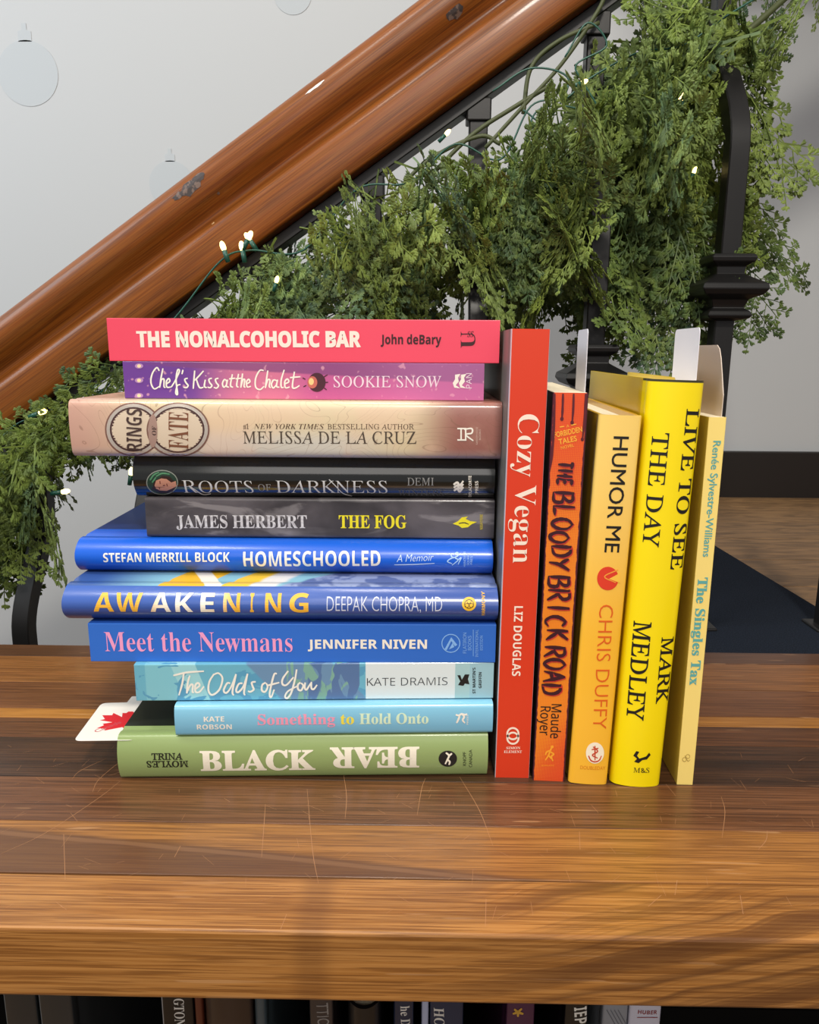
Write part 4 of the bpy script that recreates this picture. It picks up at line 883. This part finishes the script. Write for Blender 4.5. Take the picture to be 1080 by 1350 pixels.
# bottom line of the foliage in the photo, so that each spray hangs as far as it should
BOT = [(-20, 850), (30, 800), (55, 770), (75, 740), (110, 680), (140, 610), (190, 640), (300, 520), (450, 500), (560, 520), (640, 500), (690, 450), (730, 400), (780, 470), (850, 500), (900, 470), (950, 400), (1010, 260), (1080, 120)]
def bot(px):
    for (a, ya), (c, yc) in zip(BOT, BOT[1:]):
        if a <= px <= c: return ya+(yc-ya)*(px-a)/(c-a)
    return BOT[0][1] if px < 0 else 100
def px_of(p_):
    v = p_-CAM_POS; return 540+FPX*v.dot(CR)/v.dot(_fw), 675-FPX*v.dot(CU)/v.dot(_fw)
N = 125
for k in range(N):
    x = -.50+1.03*(k+rg.random())/N; z = rail_under(x)-.02-sag(x)+rg.uniform(-.035, .03); y = YR+rg.uniform(-.035, .06)
    px, py = px_of(Vector((x, y, z)))
    if px > 985: continue
    room = (bot(px)-py)/1180
    L = max(.075, min(.27, room*rg.uniform(.40, 1.0)))
    yaw = rg.choice([rg.uniform(-2.4, -.7), rg.uniform(.5, 2.6), rg.uniform(.5, 2.6), rg.uniform(-3.1, 3.1)])
    sprig(Vector((x, y, z)), L, yaw, rg.uniform(-.2, .25))
for px, py in ((455, 255), (480, 235), (500, 215), (520, 205), (545, 200), (470, 240), (510, 212), (395, 292), (420, 275), (365, 305)):
    sprig(at_y(px, py+8, YR-.05), rg.uniform(.08, .12), rg.uniform(-3, 3), rg.uniform(0, .5), rg.choice([3, 4, 5]))
for k in range(46):            # short sprays in front, over the tops of the balusters
    x = -.48+.86*(k+rg.random())/46; z = rail_under(x)-.025-sag(x)+rg.uniform(-.02, .02)
    sprig(Vector((x, YR-.055, z)), rg.uniform(.08, .135), rg.choice([rg.uniform(-.6, .6), rg.uniform(2.5, 3.7), rg.uniform(-2.2, -.9)]), rg.uniform(-.1, .5), rg.choice([3, 4, 5]))
for px, y0, y1, cnt in [(5, 640, 850, 3), (40, 640, 830, 2), (70, 600, 790, 4), (105, 550, 690, 3), (140, 540, 620, 2), (175, 540, 660, 2), (520, 330, 470, 2), (600, 300, 470, 4), (660, 290, 450, 4), (460, 330, 470, 2), (330, 360, 470, 2), (790, 230, 480, 3), (840, 250, 490, 5), (890, 150, 360, 3), (930, 60, 260, 4), (965, 40, 200, 3), (1000, 250, 360, 1), (850, 330, 500, 3), (885, 10, 150, 5), (760, 100, 330, 4), (830, 60, 250, 6), (655, 300, 440, 3), (690, 280, 450, 3), (700, 190, 400, 4), (1050, -60, 60, 3), (1010, -40, 100, 4), (10, 570, 700, 3), (62, 690, 810, 3), (25, 700, 850, 2)]:
    for _ in range(cnt):                                  # second tier hanging from the first
        y = YR+rg.uniform(.0, .075); P = at_y(px+rg.uniform(-22, 22), y0+rg.uniform(-20, 25), y)
        sprig(P, max(.07, (y1-y0)/1180*rg.uniform(.7, 1.0)), rg.uniform(-3.1, 3.1), rg.uniform(-.1, .3))
sprig(at_y(955, 300, YR+.03), .12, -.15, .35, 4, True); sprig(at_y(950, 285, YR+.05), .11, .2, .1, 3, True); sprig(at_y(905, 395, YR+.02), .12, 2.6, .1, 3); sprig(at_y(945, 165, YR+.02), .13, .2, .45, 4, True); sprig(at_y(950, 90, YR), .14, .1, .35, 4, True); sprig(at_y(1060, 20, YR), .12, 2.9, .2, 4, True)
def stem(name, pts, r, mat, parent, mxp=None):
    P = catmull(pts, 8); o = obj(name, tube(P, r, 6), mat, parent); o.matrix_parent_inverse = parent.matrix_world.inverted() if mxp is None else mxp; return o
line = []
for i in range(14):
    x = -.50+i*.08; line.append((x, YR+.015*math.sin(i*1.7), rail_under(x)-.02-sag(x)+.012*math.sin(i*2.3)))
stem('main_stem', line, .0035, mtwig.m, gar, GI)
for pts in ([(640, 195), (690, 140), (740, 85), (785, 20), (800, -10)], [(560, 240), (620, 180), (680, 140), (730, 110)], [(690, 150), (700, 90), (735, 55), (790, 30)], [(505, 275), (560, 215), (630, 180), (660, 190)]):
    stem('vine_stem', [at_y(a, b_, YR-.03) for a, b_ in pts], .0022, mtwig.m, gar, GI)
# string of fairy lights
mwire = M('green_wire', '1d5245', .4); mbulb = M('lit_bulb', 'ffe9a8', .3); mbulb.b.inputs['Emission Color'].default_value = srgb('ffe28a'); mbulb.b.inputs['Emission Strength'].default_value = 4
lights = empty('string_lights', (0, YR, .4)); LI = Matrix.Translation((0, -YR, -.4))
tag(lights, 'string of small warm white fairy lights on green wire wound through the garland', 'string lights')
for pts in ([(-20, 600), (30, 555), (85, 560), (150, 500), (230, 420), (290, 345), (330, 330), (400, 330), (470, 250), (540, 240), (600, 190), (660, 210), (700, 140), (745, 130), (775, 105), (840, 70), (900, 60), (960, 20), (1060, -40)],
            [(690, 215), (705, 150), (745, 140), (790, 150), (770, 110), (760, 85), (800, 60), (775, 30), (745, 75)], [(650, 120), (700, 90), (750, 105), (720, 160), (690, 145)]):
    stem('wire', [at_y(a, b_, YR-.055) for a, b_ in pts], .0009, mwire.m, lights, LI)
bb = bmesh.new(); bmesh.ops.create_uvsphere(bb, u_segments=10, v_segments=7, radius=.0030, matrix=Matrix.Diagonal((1, 1, 1.9, 1)))
for f in bb.faces: f.smooth = True
bme = bpy.data.meshes.new('bulb'); bb.to_mesh(bme); bme.materials.append(mbulb.m)
sme = tube([(0, 0, -.016), (0, 0, -.004)], .0026, 8); sme.materials.append(mwire.m)
for px, py, yy, tl in [(294, 325, -.07, -.3), (319, 325, -.07, -.15), (329, 311, -.07, .5), (327, 313, -.05, -.6), (56, 543, -.075, 1.2), (86, 648, -.08, 1.4), (365, 369, -.07, .3), (770, 108, -.085, 1.2), (590, 175, -.06, .8), (932, 331, -.0, .6), (898, 130, -.08, 1.1), (901, 128, -.05, 0), (916, 225, -.03, .4), (173, 622, -.02, .2), (598, 70, .02, 1)][:14]:
    P = at_y(px, py, YR+yy); o = obj('bulb', bme, None, lights); o.matrix_local = LI @ Matrix.Translation(P) @ Matrix.Rotation(tl, 4, 'Y') @ Matrix.Scale(.72 if px > 340 else .95, 4); so = obj('socket', sme, None, o)
